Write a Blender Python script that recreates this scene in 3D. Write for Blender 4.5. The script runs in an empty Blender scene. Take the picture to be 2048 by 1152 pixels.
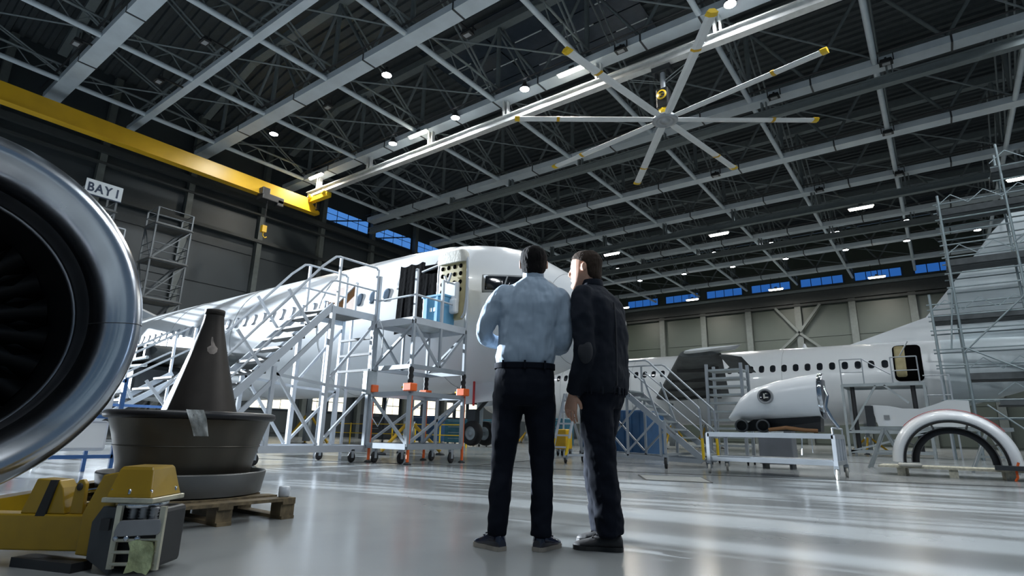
import bpy, bmesh, math, random
from math import sin, cos, pi, radians, sqrt, atan2
from mathutils import Vector, Matrix

# ------------------------------------------------------------------ camera
SC = bpy.context.scene
COL = SC.collection
CAM_H = 0.64
PITCH, YAW, ROLL = radians(14.394), radians(36.964), radians(1.2235)
cd = bpy.data.cameras.new('camera'); cam = bpy.data.objects.new('camera', cd); COL.objects.link(cam)
_f = Vector((-sin(YAW)*cos(PITCH), cos(YAW)*cos(PITCH), sin(PITCH)))
_r = Vector((cos(YAW), sin(YAW), 0)); _u = _r.cross(_f)
_r2 = _r*cos(ROLL)+_u*sin(ROLL); _u2 = -_r*sin(ROLL)+_u*cos(ROLL)
cam.matrix_world = Matrix(((_r2.x, _u2.x, -_f.x, 0), (_r2.y, _u2.y, -_f.y, 0), (_r2.z, _u2.z, -_f.z, CAM_H), (0, 0, 0, 1)))
cd.sensor_width = 36; cd.lens = 36*1132.5/2048; cd.clip_start = 0.05; cd.clip_end = 400
SC.camera = cam

# ------------------------------------------------------------------ light and exposure
SC.view_settings.view_transform = 'Standard'; SC.view_settings.look = 'None'
SC.view_settings.gamma = 1; SC.view_settings.use_curve_mapping = False
SC.view_settings.exposure = 0.2
W = bpy.data.worlds.new('dusk'); SC.world = W; W.use_nodes = True
W.node_tree.nodes['Background'].inputs[0].default_value = (0.40, 0.66, 1.0, 1)
W.node_tree.nodes['Background'].inputs[1].default_value = 0.13
sd = bpy.data.lights.new('low_sun', 'SUN'); sun = bpy.data.objects.new('low_sun', sd); COL.objects.link(sun)
sd.energy = 21.0; sd.angle = radians(0.55); sd.color = (0.80, 0.90, 1.0)
SUN_DIR = Vector((cos(radians(6.5)), sin(radians(6.5)), -math.tan(radians(10.5))))
sun.rotation_euler = SUN_DIR.to_track_quat('-Z', 'Y').to_euler(); sun.location = (-60, 0, 12)
LAMP_W, TUBE_W = 1450, 480

# ------------------------------------------------------------------ helpers
def mat(name, col, rough=0.5, metal=0.0, var=0.08, scale=3.0, bump=0.0, bscale=40.0, bdist=0.02, emit=0.0, coat=0.0, spec=0.5, col2=None, stretch=None, rvar=0.0):
    m = bpy.data.materials.new(name); m.use_nodes = True
    nt = m.node_tree; b = nt.nodes['Principled BSDF']
    b.inputs['Roughness'].default_value = rough; b.inputs['Metallic'].default_value = metal
    b.inputs['Specular IOR Level'].default_value = spec; b.inputs['Coat Weight'].default_value = coat
    c = (*col, 1)
    if emit:
        b.inputs['Emission Color'].default_value = c; b.inputs['Emission Strength'].default_value = emit
    tc = nt.nodes.new('ShaderNodeTexCoord'); vec = tc.outputs['Object']
    if stretch:
        mp = nt.nodes.new('ShaderNodeMapping'); mp.inputs['Scale'].default_value = stretch
        nt.links.new(vec, mp.inputs[0]); vec = mp.outputs[0]
    if var or col2:
        n = nt.nodes.new('ShaderNodeTexNoise'); n.inputs['Scale'].default_value = scale; n.inputs['Detail'].default_value = 5
        nt.links.new(vec, n.inputs['Vector'])
        r = nt.nodes.new('ShaderNodeValToRGB'); nt.links.new(n.outputs[0], r.inputs[0])
        r.color_ramp.elements[0].position = 0.35; r.color_ramp.elements[1].position = 0.65
        a = tuple(max(0, x*(1-var)) for x in col); d = col2 if col2 else tuple(min(1, x*(1+var)) for x in col)
        r.color_ramp.elements[0].color = (*a, 1); r.color_ramp.elements[1].color = (*d, 1)
        nt.links.new(r.outputs[0], b.inputs['Base Color'])
        if rvar:
            mr = nt.nodes.new('ShaderNodeMapRange'); nt.links.new(n.outputs[0], mr.inputs[0])
            mr.inputs[1].default_value = 0.3; mr.inputs[2].default_value = 0.7
            mr.inputs[3].default_value = max(0, rough-rvar); mr.inputs[4].default_value = rough+rvar
            nt.links.new(mr.outputs[0], b.inputs['Roughness'])
    else:
        b.inputs['Base Color'].default_value = c
    if bump:
        n2 = nt.nodes.new('ShaderNodeTexNoise'); n2.inputs['Scale'].default_value = bscale; n2.inputs['Detail'].default_value = 3
        nt.links.new(vec, n2.inputs['Vector'])
        bp = nt.nodes.new('ShaderNodeBump'); bp.inputs['Strength'].default_value = bump; bp.inputs['Distance'].default_value = bdist
        nt.links.new(n2.outputs[0], bp.inputs['Height']); nt.links.new(bp.outputs[0], b.inputs['Normal'])
    return m

M = {}
def dm(k, *a, **kw): M[k] = mat(k, *a, **kw)
dm('floor_epoxy', (0.235, 0.248, 0.250), rough=0.21, var=0.10, scale=0.5, bump=0.02, bscale=2.0, rvar=0.06)
dm('joint_dark', (0.05, 0.05, 0.05), rough=0.6)
dm('hatch_steel', (0.30, 0.32, 0.31), rough=0.35, metal=0.3)
dm('wall_panel', (0.055, 0.068, 0.056), rough=0.45, var=0.06, scale=0.4)
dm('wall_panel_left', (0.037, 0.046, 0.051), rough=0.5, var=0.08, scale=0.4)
dm('column_steel', (0.11, 0.125, 0.118), rough=0.5)
dm('wall_band', (0.04, 0.045, 0.045), rough=0.6)
dm('roof_deck', (0.05, 0.06, 0.065), rough=0.7, var=0.1)
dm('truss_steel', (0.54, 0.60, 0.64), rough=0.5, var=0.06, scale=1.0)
dm('truss_dim', (0.15, 0.175, 0.18), rough=0.6, var=0.06)  # darker copy of truss_steel; weaker light on these members is in the colour
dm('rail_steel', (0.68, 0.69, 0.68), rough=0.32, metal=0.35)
dm('duct_metal', (0.35, 0.42, 0.42), rough=0.3, metal=0.7)
dm('black_metal', (0.02, 0.021, 0.023), rough=0.5)
dm('dark_metal', (0.06, 0.065, 0.07), rough=0.45, metal=0.4)
dm('window_blue', (0.07, 0.23, 0.62), rough=0.15, emit=0.75, var=0)
dm('window_blue_far', (0.02, 0.10, 0.35), rough=0.15, emit=0.8, var=0)
dm('mullion', (0.03, 0.05, 0.08), rough=0.6)
dm('office_glass', (1.0, 0.92, 0.68), rough=0.3, emit=1.3, var=0)
dm('skylight_glass', (0.03, 0.045, 0.065), rough=0.2, var=0.1)
dm('lamp_white', (0.93, 0.97, 1.0), emit=45, var=0)
dm('tube_white', (1.0, 0.95, 0.82), emit=14, var=0)
dm('crane_yellow', (0.62, 0.36, 0.012), rough=0.42, var=0.08, scale=0.6)
dm('yellow', (0.75, 0.50, 0.02), rough=0.4)
dm('fan_white', (0.72, 0.75, 0.76), rough=0.4, var=0.03)
dm('alu', (0.42, 0.45, 0.48), rough=0.38, metal=0.55, var=0.06)
dm('alu_white', (0.52, 0.55, 0.59), rough=0.4, metal=0.15, var=0.05)
dm('tread_dark', (0.10, 0.10, 0.095), rough=0.6, var=0.15)
dm('galv', (0.42, 0.46, 0.47), rough=0.42, metal=0.55, var=0.1)
dm('dock_grey', (0.14, 0.155, 0.165), rough=0.5, metal=0.3, var=0.1)
dm('scaf', (0.30, 0.36, 0.38), rough=0.45, metal=0.5)
dm('scaf_deck', (0.07, 0.08, 0.085), rough=0.7, var=0.2)
dm('paint_white', (0.84, 0.86, 0.88), rough=0.28, var=0.03, scale=0.5, coat=0.3)
dm('paint_white2', (0.88, 0.90, 0.91), rough=0.25, var=0.03, scale=0.5, coat=0.4)
dm('primer_grey', (0.60, 0.67, 0.70), rough=0.5, var=0.18, scale=0.5, stretch=(0.4, 0.4, 2.5))
dm('glass_dark', (0.012, 0.015, 0.02), rough=0.08, var=0)
dm('shade_grey', (0.34, 0.38, 0.44), rough=0.4, var=0)
dm('glass_blue', (0.10, 0.13, 0.17), rough=0.12, var=0)
dm('unlit_black', (0.004, 0.004, 0.004), rough=1.0, var=0, spec=0.0)  # flat black painted in for the dark of doorways and holes
dm('seal_grey', (0.30, 0.31, 0.32), rough=0.5)
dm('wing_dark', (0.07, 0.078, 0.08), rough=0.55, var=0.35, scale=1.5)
dm('door_tan', (0.40, 0.34, 0.18), rough=0.6, var=0.15)
dm('door_pad', (0.62, 0.60, 0.54), rough=0.7, bump=0.3, bscale=20)
dm('curtain_black', (0.0018, 0.0018, 0.0024), spec=0.02, rough=0.9, bump=0.4, bscale=9)
dm('crate_blue', (0.13, 0.35, 0.54), rough=0.45)
dm('crate_label', (0.8, 0.8, 0.78), rough=0.6)
dm('board_brown', (0.22, 0.10, 0.035), rough=0.6, var=0.15)
dm('orange', (0.85, 0.14, 0.025), rough=0.4)
dm('red', (0.62, 0.03, 0.03), rough=0.45)
dm('rubber', (0.015, 0.015, 0.016), rough=0.75)
dm('chrome', (0.62, 0.65, 0.70), rough=0.12, metal=1.0, var=0.05)
dm('lip_metal', (0.58, 0.61, 0.66), rough=0.24, metal=1.0, var=0.06, scale=2.0, rvar=0.05)
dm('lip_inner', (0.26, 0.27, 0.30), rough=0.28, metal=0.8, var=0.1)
dm('barrel_dark', (0.006, 0.0065, 0.008), rough=0.5, var=0.2)  # near-black: the unlit look inside the intake is put into the colour
dm('cowl_grey', (0.20, 0.21, 0.23), rough=0.35, metal=0.3)
dm('nozzle', (0.105, 0.095, 0.08), rough=0.36, metal=0.85, var=0.45, scale=1.3, stretch=(1, 1, 0.45), rvar=0.1)
dm('cone', (0.035, 0.031, 0.028), rough=0.5, metal=0.75, var=0.4, scale=2.5, rvar=0.1)
dm('cone_worn', (0.22, 0.19, 0.17), rough=0.6, metal=0.3, var=0.3, scale=20)
dm('pan', (0.13, 0.13, 0.125), rough=0.4, metal=0.6, var=0.2)
dm('gasket', (0.012, 0.012, 0.014), rough=0.4)
dm('plastic_clear', (0.55, 0.57, 0.56), rough=0.15, var=0.25, scale=14, bump=0.5, bscale=18)
dm('wood', (0.13, 0.095, 0.05), rough=0.7, var=0.35, scale=2.0, stretch=(1, 14, 8))
dm('wood_pale', (0.58, 0.55, 0.44), rough=0.7, var=0.2, scale=2.0, stretch=(10, 1, 8))
dm('dolly_yellow', (0.30, 0.185, 0.006), rough=0.33, var=0.18, scale=3)
dm('zinc', (0.52, 0.50, 0.40), rough=0.34, metal=0.7, var=0.22, scale=8)
dm('zinc_green', (0.50, 0.54, 0.30), rough=0.36, metal=0.6, var=0.35, scale=14, bump=0.5, bscale=25)
dm('steel_grey', (0.30, 0.30, 0.31), rough=0.38, metal=0.6, var=0.1)
dm('shirt', (0.30, 0.375, 0.465), rough=0.75, var=0.05, scale=6, bump=1.0, bscale=5.5, bdist=0.09, spec=0.15, stretch=(1, 1, 0.3))
dm('trouser', (0.006, 0.008, 0.014), rough=0.85, bump=0.4, bscale=10, bdist=0.03, spec=0.1, stretch=(1, 1, 0.5))
dm('jacket', (0.011, 0.0138, 0.021), rough=0.85, var=0.12, bump=0.5, bscale=9, bdist=0.03, spec=0.12, stretch=(1, 1, 0.45))
dm('jacket_seam', (0.010, 0.012, 0.018), rough=0.8)
dm('shoe_gloss', (0.012, 0.016, 0.035), rough=0.16, coat=0.6)
dm('shoe_black', (0.012, 0.012, 0.014), rough=0.6, bump=0.2, bscale=30)
dm('sole', (0.30, 0.27, 0.23), rough=0.7)
dm('sole_black', (0.02, 0.02, 0.02), rough=0.7)
dm('skin', (0.52, 0.29, 0.20), rough=0.5, var=0.08, scale=10)
dm('hair_black', (0.008, 0.007, 0.007), spec=0.12, rough=0.85, bump=0.6, bscale=70, stretch=(1, 1, 0.25))
dm('hair_brown', (0.035, 0.024, 0.018), spec=0.12, rough=0.85, bump=0.6, bscale=70, stretch=(1, 1, 0.25))
dm('teal', (0.03, 0.12, 0.17), rough=0.4, var=0.15)
dm('blue_deep', (0.02, 0.07, 0.16), rough=0.4, var=0.15)
dm('sign_white', (0.62, 0.66, 0.68), rough=0.5, var=0.04)
dm('sign_navy', (0.02, 0.035, 0.07), rough=0.5, var=0)
dm('blue_rail', (0.05, 0.14, 0.36), rough=0.4)

INV = {}
def empty(name, loc=(0, 0, 0), rz=0.0):
    o = bpy.data.objects.new(name, None); COL.objects.link(o)
    o.empty_display_size = 0.2
    o.location = loc; o.rotation_euler = (0, 0, rz)
    INV[o] = (Matrix.Translation(loc) @ Matrix.Rotation(rz, 4, 'Z')).inverted()
    return o
def tag(o, label=None, cat=None, group=None, kind=None):
    if label: o['label'] = label
    if cat: o['category'] = cat
    if group: o['group'] = group
    if kind: o['kind'] = kind
    return o
def thing(name, label, cat, loc=(0, 0, 0), rz=0.0, group=None):
    return tag(empty(name, loc, rz), label, cat, group)
def frame(d, up=(0, 0, 1)):
    d = Vector(d).normalized(); u = Vector(up)
    if abs(d.dot(u.normalized())) > 0.999: u = Vector((1, 0, 0)) if abs(d.x) < 0.9 else Vector((0, 1, 0))
    s = d.cross(u).normalized(); u = s.cross(d).normalized()
    return d, s, u

class MB:
    def __init__(s): s.v = []; s.f = []; s.sm = []
    def add(s, vs, fs, smooth=False):
        k = len(s.v); s.v += [Vector(a) for a in vs]
        for f in fs: s.f.append([i+k for i in f]); s.sm.append(smooth)
        return s
    def box(s, c, sz, rz=0.0, taper=None):
        x, y, z = sz[0]/2, sz[1]/2, sz[2]/2; t = taper or (1, 1); c = Vector(c)
        R = Matrix.Rotation(rz, 3, 'Z')
        vs = [c+R @ Vector((a*x*(t[0] if e > 0 else 1), b*y*(t[1] if e > 0 else 1), e*z)) for e in (-1, 1) for a, b in ((-1, -1), (1, -1), (1, 1), (-1, 1))]
        return s.add(vs, [(3, 2, 1, 0), (4, 5, 6, 7), (0, 1, 5, 4), (1, 2, 6, 5), (2, 3, 7, 6), (3, 0, 4, 7)])
    def beam(s, p, q, w, h, up=(0, 0, 1)):
        p, q = Vector(p), Vector(q); d, sd_, u = frame(q-p, up)
        vs = [o+sd_*a*w/2+u*b*h/2 for o in (p, q) for a, b in ((-1, -1), (1, -1), (1, 1), (-1, 1))]
        return s.add(vs, [(0, 1, 2, 3), (7, 6, 5, 4), (0, 4, 5, 1), (1, 5, 6, 2), (2, 6, 7, 3), (3, 7, 4, 0)])
    def tube(s, p, q, r, n=8, r2=None):
        return s.path([p, q], r, n, radii=[r, r if r2 is None else r2])
    def path(s, pts, r, n=8, radii=None, closed=False):
        pts = [Vector(p) for p in pts]; m = len(pts); radii = radii or [r]*m
        vs = []; u = None
        for i, p in enumerate(pts):
            if closed: t = pts[(i+1) % m]-pts[i-1]
            else: t = pts[min(i+1, m-1)]-pts[max(i-1, 0)]
            d = t.normalized()
            if u is None: _, sv, u = frame(d)
            u = (u-d*u.dot(d)).normalized(); sv = d.cross(u)
            for k in range(n):
                a = 2*pi*k/n; vs.append(p+(sv*cos(a)+u*sin(a))*radii[i])
        fs = []
        for i in range(m if closed else m-1):
            j = (i+1) % m
            for k in range(n): fs.append((i*n+k, i*n+(k+1) % n, j*n+(k+1) % n, j*n+k))
        s.add(vs, fs, n > 5)
        if not closed:
            s.add(vs[:n], [tuple(range(n))[::-1]]); s.add(vs[-n:], [tuple(range(n))])
        return s
    def lathe(s, prof, o=(0, 0, 0), axis=(0, 0, 1), n=32, a0=0.0, a1=2*pi, up=None, cap=False):
        d, sv, u = frame(axis, up or (0, 0, 1)); o = Vector(o); full = abs(a1-a0-2*pi) < 1e-6
        m = n if full else n+1; vs = []
        for r, h in prof:
            for k in range(m):
                a = a0+(a1-a0)*k/n; vs.append(o+d*h+(sv*cos(a)+u*sin(a))*r)
        fs = []
        for i in range(len(prof)-1):
            for k in range(n): fs.append((i*m+k, i*m+(k+1) % m, (i+1)*m+(k+1) % m, (i+1)*m+k))
        s.add(vs, fs, True)
        if cap:
            s.add(vs[:m], [tuple(range(m))[::-1]]); s.add(vs[-m:], [tuple(range(m))])
        return s
    def loft(s, rings, caps=True, closed=True, smooth=True):
        n = len(rings[0]); vs = [Vector(p) for r in rings for p in r]; fs = []
        for i in range(len(rings)-1):
            for k in range(n if closed else n-1): fs.append((i*n+k, i*n+(k+1) % n, (i+1)*n+(k+1) % n, (i+1)*n+k))
        s.add(vs, fs, smooth)
        if caps:
            s.add(vs[:n], [tuple(range(n))[::-1]]); s.add(vs[-n:], [tuple(range(n))])
        return s
    def prism(s, poly, vec, smooth=False):
        poly = [Vector(p) for p in poly]; v = Vector(vec); n = len(poly)
        vs = poly+[p+v for p in poly]
        return s.add(vs, [tuple(range(n))[::-1], tuple(range(n, 2*n))]+[(k, (k+1) % n, n+(k+1) % n, n+k) for k in range(n)], smooth)
    def ball(s, c, r, n=16, m=10):
        c = Vector(c); r = Vector(r) if not isinstance(r, (int, float)) else Vector((r, r, r))
        rings = []
        for i in range(m+1):
            t = -pi/2+pi*i/m; t = max(min(t, pi/2-0.02), -pi/2+0.02)
            rings.append([c+Vector((r.x*cos(t)*cos(2*pi*k/n), r.y*cos(t)*sin(2*pi*k/n), r.z*sin(t))) for k in range(n)])
        return s.loft(rings)
    def mesh(s, name, m, inv=None):
        me = bpy.data.meshes.new(name)
        vs = [inv @ v for v in s.v] if inv is not None else s.v
        me.from_pydata([tuple(v) for v in vs], [], s.f); me.materials.append(M[m] if isinstance(m, str) else m)
        me.polygons.foreach_set('use_smooth', s.sm); me.update()
        bm = bmesh.new(); bm.from_mesh(me); bmesh.ops.recalc_face_normals(bm, faces=bm.faces); bm.to_mesh(me); bm.free()
        return me
    def build(s, name, m, parent=None, local=False, bevel=0):
        inv = None
        if parent is not None and not local: inv = INV.get(parent)
        o = bpy.data.objects.new(name, s.mesh(name, m, inv)); COL.objects.link(o)
        if parent is not None:
            o.parent = parent
            if parent in INV: INV[o] = INV[parent]
        if bevel:
            b = o.modifiers.new('bevel', 'BEVEL'); b.width = bevel; b.segments = 2; b.limit_method = 'ANGLE'
        return o
    def solo(s, name, m, loc=None, bevel=0):
        """a top-level one-mesh object with its origin at loc"""
        c = Vector(loc) if loc is not None else Vector((0, 0, 0))
        o = bpy.data.objects.new(name, s.mesh(name, m, Matrix.Translation(c).inverted())); COL.objects.link(o); o.location = c
        if bevel:
            b = o.modifiers.new('bevel', 'BEVEL'); b.width = bevel; b.segments = 2; b.limit_method = 'ANGLE'
        return o
def B(): return MB()
def ell(c, a, b, n=20, ex=(1, 0, 0), ey=(0, 1, 0), p=2.0):
    c = Vector(c); ex = Vector(ex); ey = Vector(ey); out = []
    for k in range(n):
        t = 2*pi*k/n; ct, st = cos(t), sin(t)
        out.append(c+ex*a*math.copysign(abs(ct)**(2/p), ct)+ey*b*math.copysign(abs(st)**(2/p), st))
    return out
def copy_tree(o, parent=None):
    c = o.copy(); COL.objects.link(c)
    if parent is not None: c.parent = parent
    for ch in list(o.children): copy_tree(ch, c)
    return c

# ------------------------------------------------------------------ setting: floor, walls, roof deck
XW, YW, ZT = -44.0, 80.0, 20.14
def struct(name, mb, m, parent=None, label=None):
    o = mb.build(name, m, parent)
    if parent is None: o['kind'] = 'structure'
    if label: o['label'] = label
    return o
fl = struct('floor', B().box((-5, 30, -0.1), (120, 130, 0.2)), 'floor_epoxy', label='pale glossy epoxy hangar floor')
def strip(p, q, w, m='joint_dark', nm='floor_joint'):
    B().beam((*p, 0.002), (*q, 0.002), w, 0.008).build(nm, m, fl)
strip((-13.5, 6.2), (-7.6, 8.9), 0.03); strip((-7.6, 8.9), (-3.2, 10.6), 0.03); strip((-3.2, 10.6), (8, 14.6), 0.03)
strip((-40, 20.4), (20, 20.4), 0.05); strip((-7.6, 8.9), (-12.6, 30), 0.03)
h = [(-3.75, 8.45), (-2.85, 8.75), (-3.35, 9.75), (-4.3, 9.4)]
B().prism([(*p, 0.001) for p in h], (0, 0, 0.004)).build('hatch_plate', 'hatch_steel', fl)
for i in range(4): strip(h[i], h[(i+1) % 4], 0.03, nm='hatch_edge')

wl = struct('wall_left', B().box((XW-0.35, 44.5, 12.35), (0.3, 71.6, 24.7)).box((XW-0.35, -5.6, 18.35), (0.3, 28.6, 12.7)), 'wall_panel_left', label='dark grey panelled side wall of the hangar')
WCY = [11.4+5.83*i for i in range(12)]
for i, y in enumerate(WCY+[5.57, -0.26]):
    B().box((XW+0.1, y, 12.2 if y > 8.6 else 18.3), (0.5, 0.42, 24.4 if y > 8.6 else 12.2)).build('wall_column', 'column_steel', wl)
for y0 in [-0.26, 5.57]+WCY[:-1]:
    for z0, z1 in ((0.3, 3.3), (4.9, 8.0), (8.1, 11.2), (11.3, 14.3), (14.4, 17.5)):
        if y0 < 8 and z0 < 12: continue
        B().box((XW-0.16, y0+2.915, (z0+z1)/2), (0.08, 5.3, z1-z0)).build('wall_panel', 'wall_panel_left', wl)
for z, hh, d in ((18.8, 0.45, 0.5), (15.6, 0.25, 0.3), (17.9, 0.16, 0.25)):
    B().box((XW+d, 39.8, z), (0.35, 81, hh)).build('wall_girt', 'wall_band', wl)
# high strip windows of the side wall
n = 0
for y0 in WCY[3:8]:
    n += 1
    w = struct('window_%d' % n, B().box((XW-0.18, y0+2.9, 20.35), (0.06, 5.0, 1.35)), 'mullion', label='high strip window of the side wall, bay %d from the crane end' % n)
    for r, (za, zb) in enumerate(((19.78, 20.42), (20.50, 20.98))):
        for k in range(4):
            B().box((XW-0.13, y0+0.42+0.62+k*1.245, (za+zb)/2), (0.04, 1.14, zb-za)).build('pane', 'window_blue', w)
    B().beam((XW-0.06, y0+0.6, 19.6), (XW-0.06, y0+5.2, 21.1), 0.06, 0.12).build('brace', 'mullion', w)
# lit office windows low in the side wall
for k, y0 in enumerate((24.2, 26.0, 29.5, 31.5, 36.0, 38.2, 41.2, 43.4, 46.2, 48.4, 50.6)):
    w = struct('window_%d' % (20+k), B().box((XW-0.05, y0+0.85, 3.0), (0.16, 1.75, 1.75)), 'mullion', label='lit office window low in the side wall'); tag(w, group='lit office windows')
    for a in range(2):
        for b in range(2):
            B().box((XW+0.04, y0+0.44+a*0.83, 2.6+b*0.82), (0.04, 0.76, 0.75)).build('pane', 'office_glass', w)

wf = struct('wall_far', B().box((-7, YW+0.35, 13.5), (74, 0.3, 27)), 'wall_panel', label='grey panelled end wall behind the right aircraft')
FCX = [-1.2-6.14*i for i in range(-5, 7)]
for x in FCX:
    B().box((x, YW-0.1, 9.0), (0.75, 0.6, 18.0)).build('wall_column', 'column_steel', wf)
    for z0, z1 in ((0.2, 4.4), (4.5, 8.8), (8.9, 13.2), (13.3, 17.4)):
        B().box((x-3.07, YW+0.16, (z0+z1)/2), (5.3, 0.08, z1-z0)).build('wall_panel', 'wall_panel', wf)
B().box((-7, YW-0.15, 18.4), (74, 0.9, 1.3)).build('wall_girder', 'wall_band', wf)
B().box((-7, YW-0.5, 19.3), (74, 0.4, 0.35)).build('wall_girder', 'truss_dim', wf)
B().box((-7, YW-0.3, 17.5), (74, 0.4, 0.3)).build('wall_girder', 'wall_band', wf)
for a, b in (((-13.5, 13.9), (-9.2, 10.0)), ((-13.5, 13.9), (-18.6, 9.4)), ((-13.5, 13.9), (-16.1, 17.4)), ((-13.5, 13.9), (-10.8, 17.4))):
    B().beam((a[0], YW-0.5, a[1]), (b[0], YW-0.5, b[1]), 0.3, 0.35, up=(0, 1, 0)).build('wall_brace', 'column_steel', wf)
for k, x in enumerate(FCX):
    w = struct('window_%d' % (40+k), B().box((x-3.07, YW+0.12, 20.45), (5.2, 0.06, 1.15)), 'mullion', label='high blue strip window of the end wall, bay %d counted from the right' % (k+1))
    for j in range(4): B().box((x-3.07-1.83+j*1.22, YW+0.06, 20.45), (1.12, 0.04, 0.98)).build('pane', 'window_blue_far', w)

# corrugated roof deck, sloping down to the side wall
ce = MB(); ys = []; y = -14.0; k = 0
while y < YW+0.3:
    ys += [(y, 0), (y+0.28, 0), (y+0.34, 0.16), (y+0.62, 0.16)]; y += 0.68
vs = []
for yy, dz in ys:
    vs += [(-44.5, yy, 24.5+dz), (-34, yy, 27.0+dz), (28, yy, 27.0+dz), (28, yy, 27.6), (-34, yy, 27.6), (-44.5, yy, 25.1)]
fs = []
for i in range(len(ys)-1):
    for j in range(5): fs.append((i*6+j, (i+1)*6+j, (i+1)*6+j+1, i*6+j+1))
struct('ceiling', ce.add(vs, fs), 'roof_deck', label='dark corrugated roof deck')
# posts and headers behind and right of camera, added to stripe the lip reflections
to = struct('trim_1', B().box((-8, -14.6, 24.6), (73, 0.5, 4.6)), 'wall_band', label='unseen dark header beam added over the open hangar end for reflections')
for k in range(12): B().box((-41+k*6.1, -14.6, 11.2), (0.55, 0.5, 22.3)).build('reflection_post', 'column_steel', to)
for z in (3.0, 6.0): B().box((-8, -14.5, z), (66.6, 0.2, 0.25)).build('reflection_rail', 'column_steel', to)
t2 = struct('trim_2', B().box((27.6, 33, 24.6), (0.5, 94, 4.6)), 'wall_band', label='unseen dark header beam added over the open hangar side for reflections')
for k in range(15): B().box((27.6, -12+k*6.4, 11.2), (0.5, 0.55, 22.3)).build('reflection_post', 'column_steel', t2)
# roof light band beside the lit truss
sk = thing('roof_light', 'dark glazed roof light band with pale glazing bars above the lit truss', 'skylight', (-20, 27, 26.7))
for j in range(5):
    for i in range(3):
        B().box((-24.3+i*5.0, 24.6+j*1.5, 26.86), (4.9, 1.4, 0.06)).build('pane', 'skylight_glass', sk)
    for i in range(5):
        if (i+j) % 2: B().box((-25.5+i*3.1, 25.35+j*1.5, 26.82), (2.2, 0.07, 0.05)).build('glazing_bar', 'fan_white', sk)

# ------------------------------------------------------------------ roof trusses across the hangar
GX = [-39.2, -32.65, -26.1, -19.5, -13.2, -6.9, -0.5, 5.8, 12.2]
TY = [-10.0, -1.4, 7.7, 16.8, 24.0, 33.0, 41.5, 48.8, 58.0, 66.0, 74.0]
ORD = ['rearmost', 'overhead', 'nearest', 'second', 'third', 'fourth', 'fifth', 'sixth', 'seventh', 'eighth', 'ninth']
XA, XB = -42.2, 24.0
for ti, y in enumerate(TY):
    t = thing('roof_truss', '%s large roof truss %s' % (ORD[ti], ('counted from the camera', 'from the camera', 'from the camera, carrying bright lamps and the crane rail')[0 if ti == 2 else (2 if ti == 4 else 1)]), 'roof truss', (-10, y, ZT), group='roof trusses')
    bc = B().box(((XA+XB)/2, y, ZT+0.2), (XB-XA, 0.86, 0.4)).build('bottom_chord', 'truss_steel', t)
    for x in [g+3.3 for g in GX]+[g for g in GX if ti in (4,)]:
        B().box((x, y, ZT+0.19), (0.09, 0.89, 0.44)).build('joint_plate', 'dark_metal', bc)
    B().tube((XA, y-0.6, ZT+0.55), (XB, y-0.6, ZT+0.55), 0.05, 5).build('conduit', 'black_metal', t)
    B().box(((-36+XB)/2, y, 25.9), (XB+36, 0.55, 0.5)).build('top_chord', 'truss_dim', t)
    B().beam((-36, y, 25.9), (XA, y, 23.6), 0.5, 0.45).build('top_chord_end', 'truss_dim', t)
    for gi, g in enumerate(GX):
        top = 25.7 if g > -37 else 24.4
        B().tube((g, y, ZT+0.4), (g, y, top), 0.14, 8).build('post', 'truss_dim', t)
        for s_ in (-1, 1):
            xe = g+s_*3.25
            if XA < xe < XB and g > -37:
                B().tube((g, y, 25.6), (xe, y, ZT+0.42), 0.10, 6).build('diagonal', 'truss_dim', t)
# the slimmer chord between the first two trusses
B_ = thing('tie_beam', 'slim pale tie beam between the two nearest roof trusses', 'tie beam', (-10, 12.1, ZT))
B().box(((XA+XB)/2, 12.1, ZT+0.15), (XB-XA, 0.42, 0.3)).build('tie_chord', 'truss_steel', B_)
B().tube((XA, 12.1, ZT+1.2), (XB, 12.1, ZT+1.2), 0.08, 6).build('upper_chord', 'truss_dim', B_)
lb = MB()
for k in range(30): lb.tube((XA+k*2.2, 12.1, ZT+0.3), (XA+k*2.2+1.1, 12.1, ZT+1.2), 0.035, 5).tube((XA+k*2.2+1.1, 12.1, ZT+1.2), (XA+k*2.2+2.2, 12.1, ZT+0.3), 0.035, 5)
tag(lb.build('lacing', 'truss_dim', B_), kind='stuff')
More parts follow.
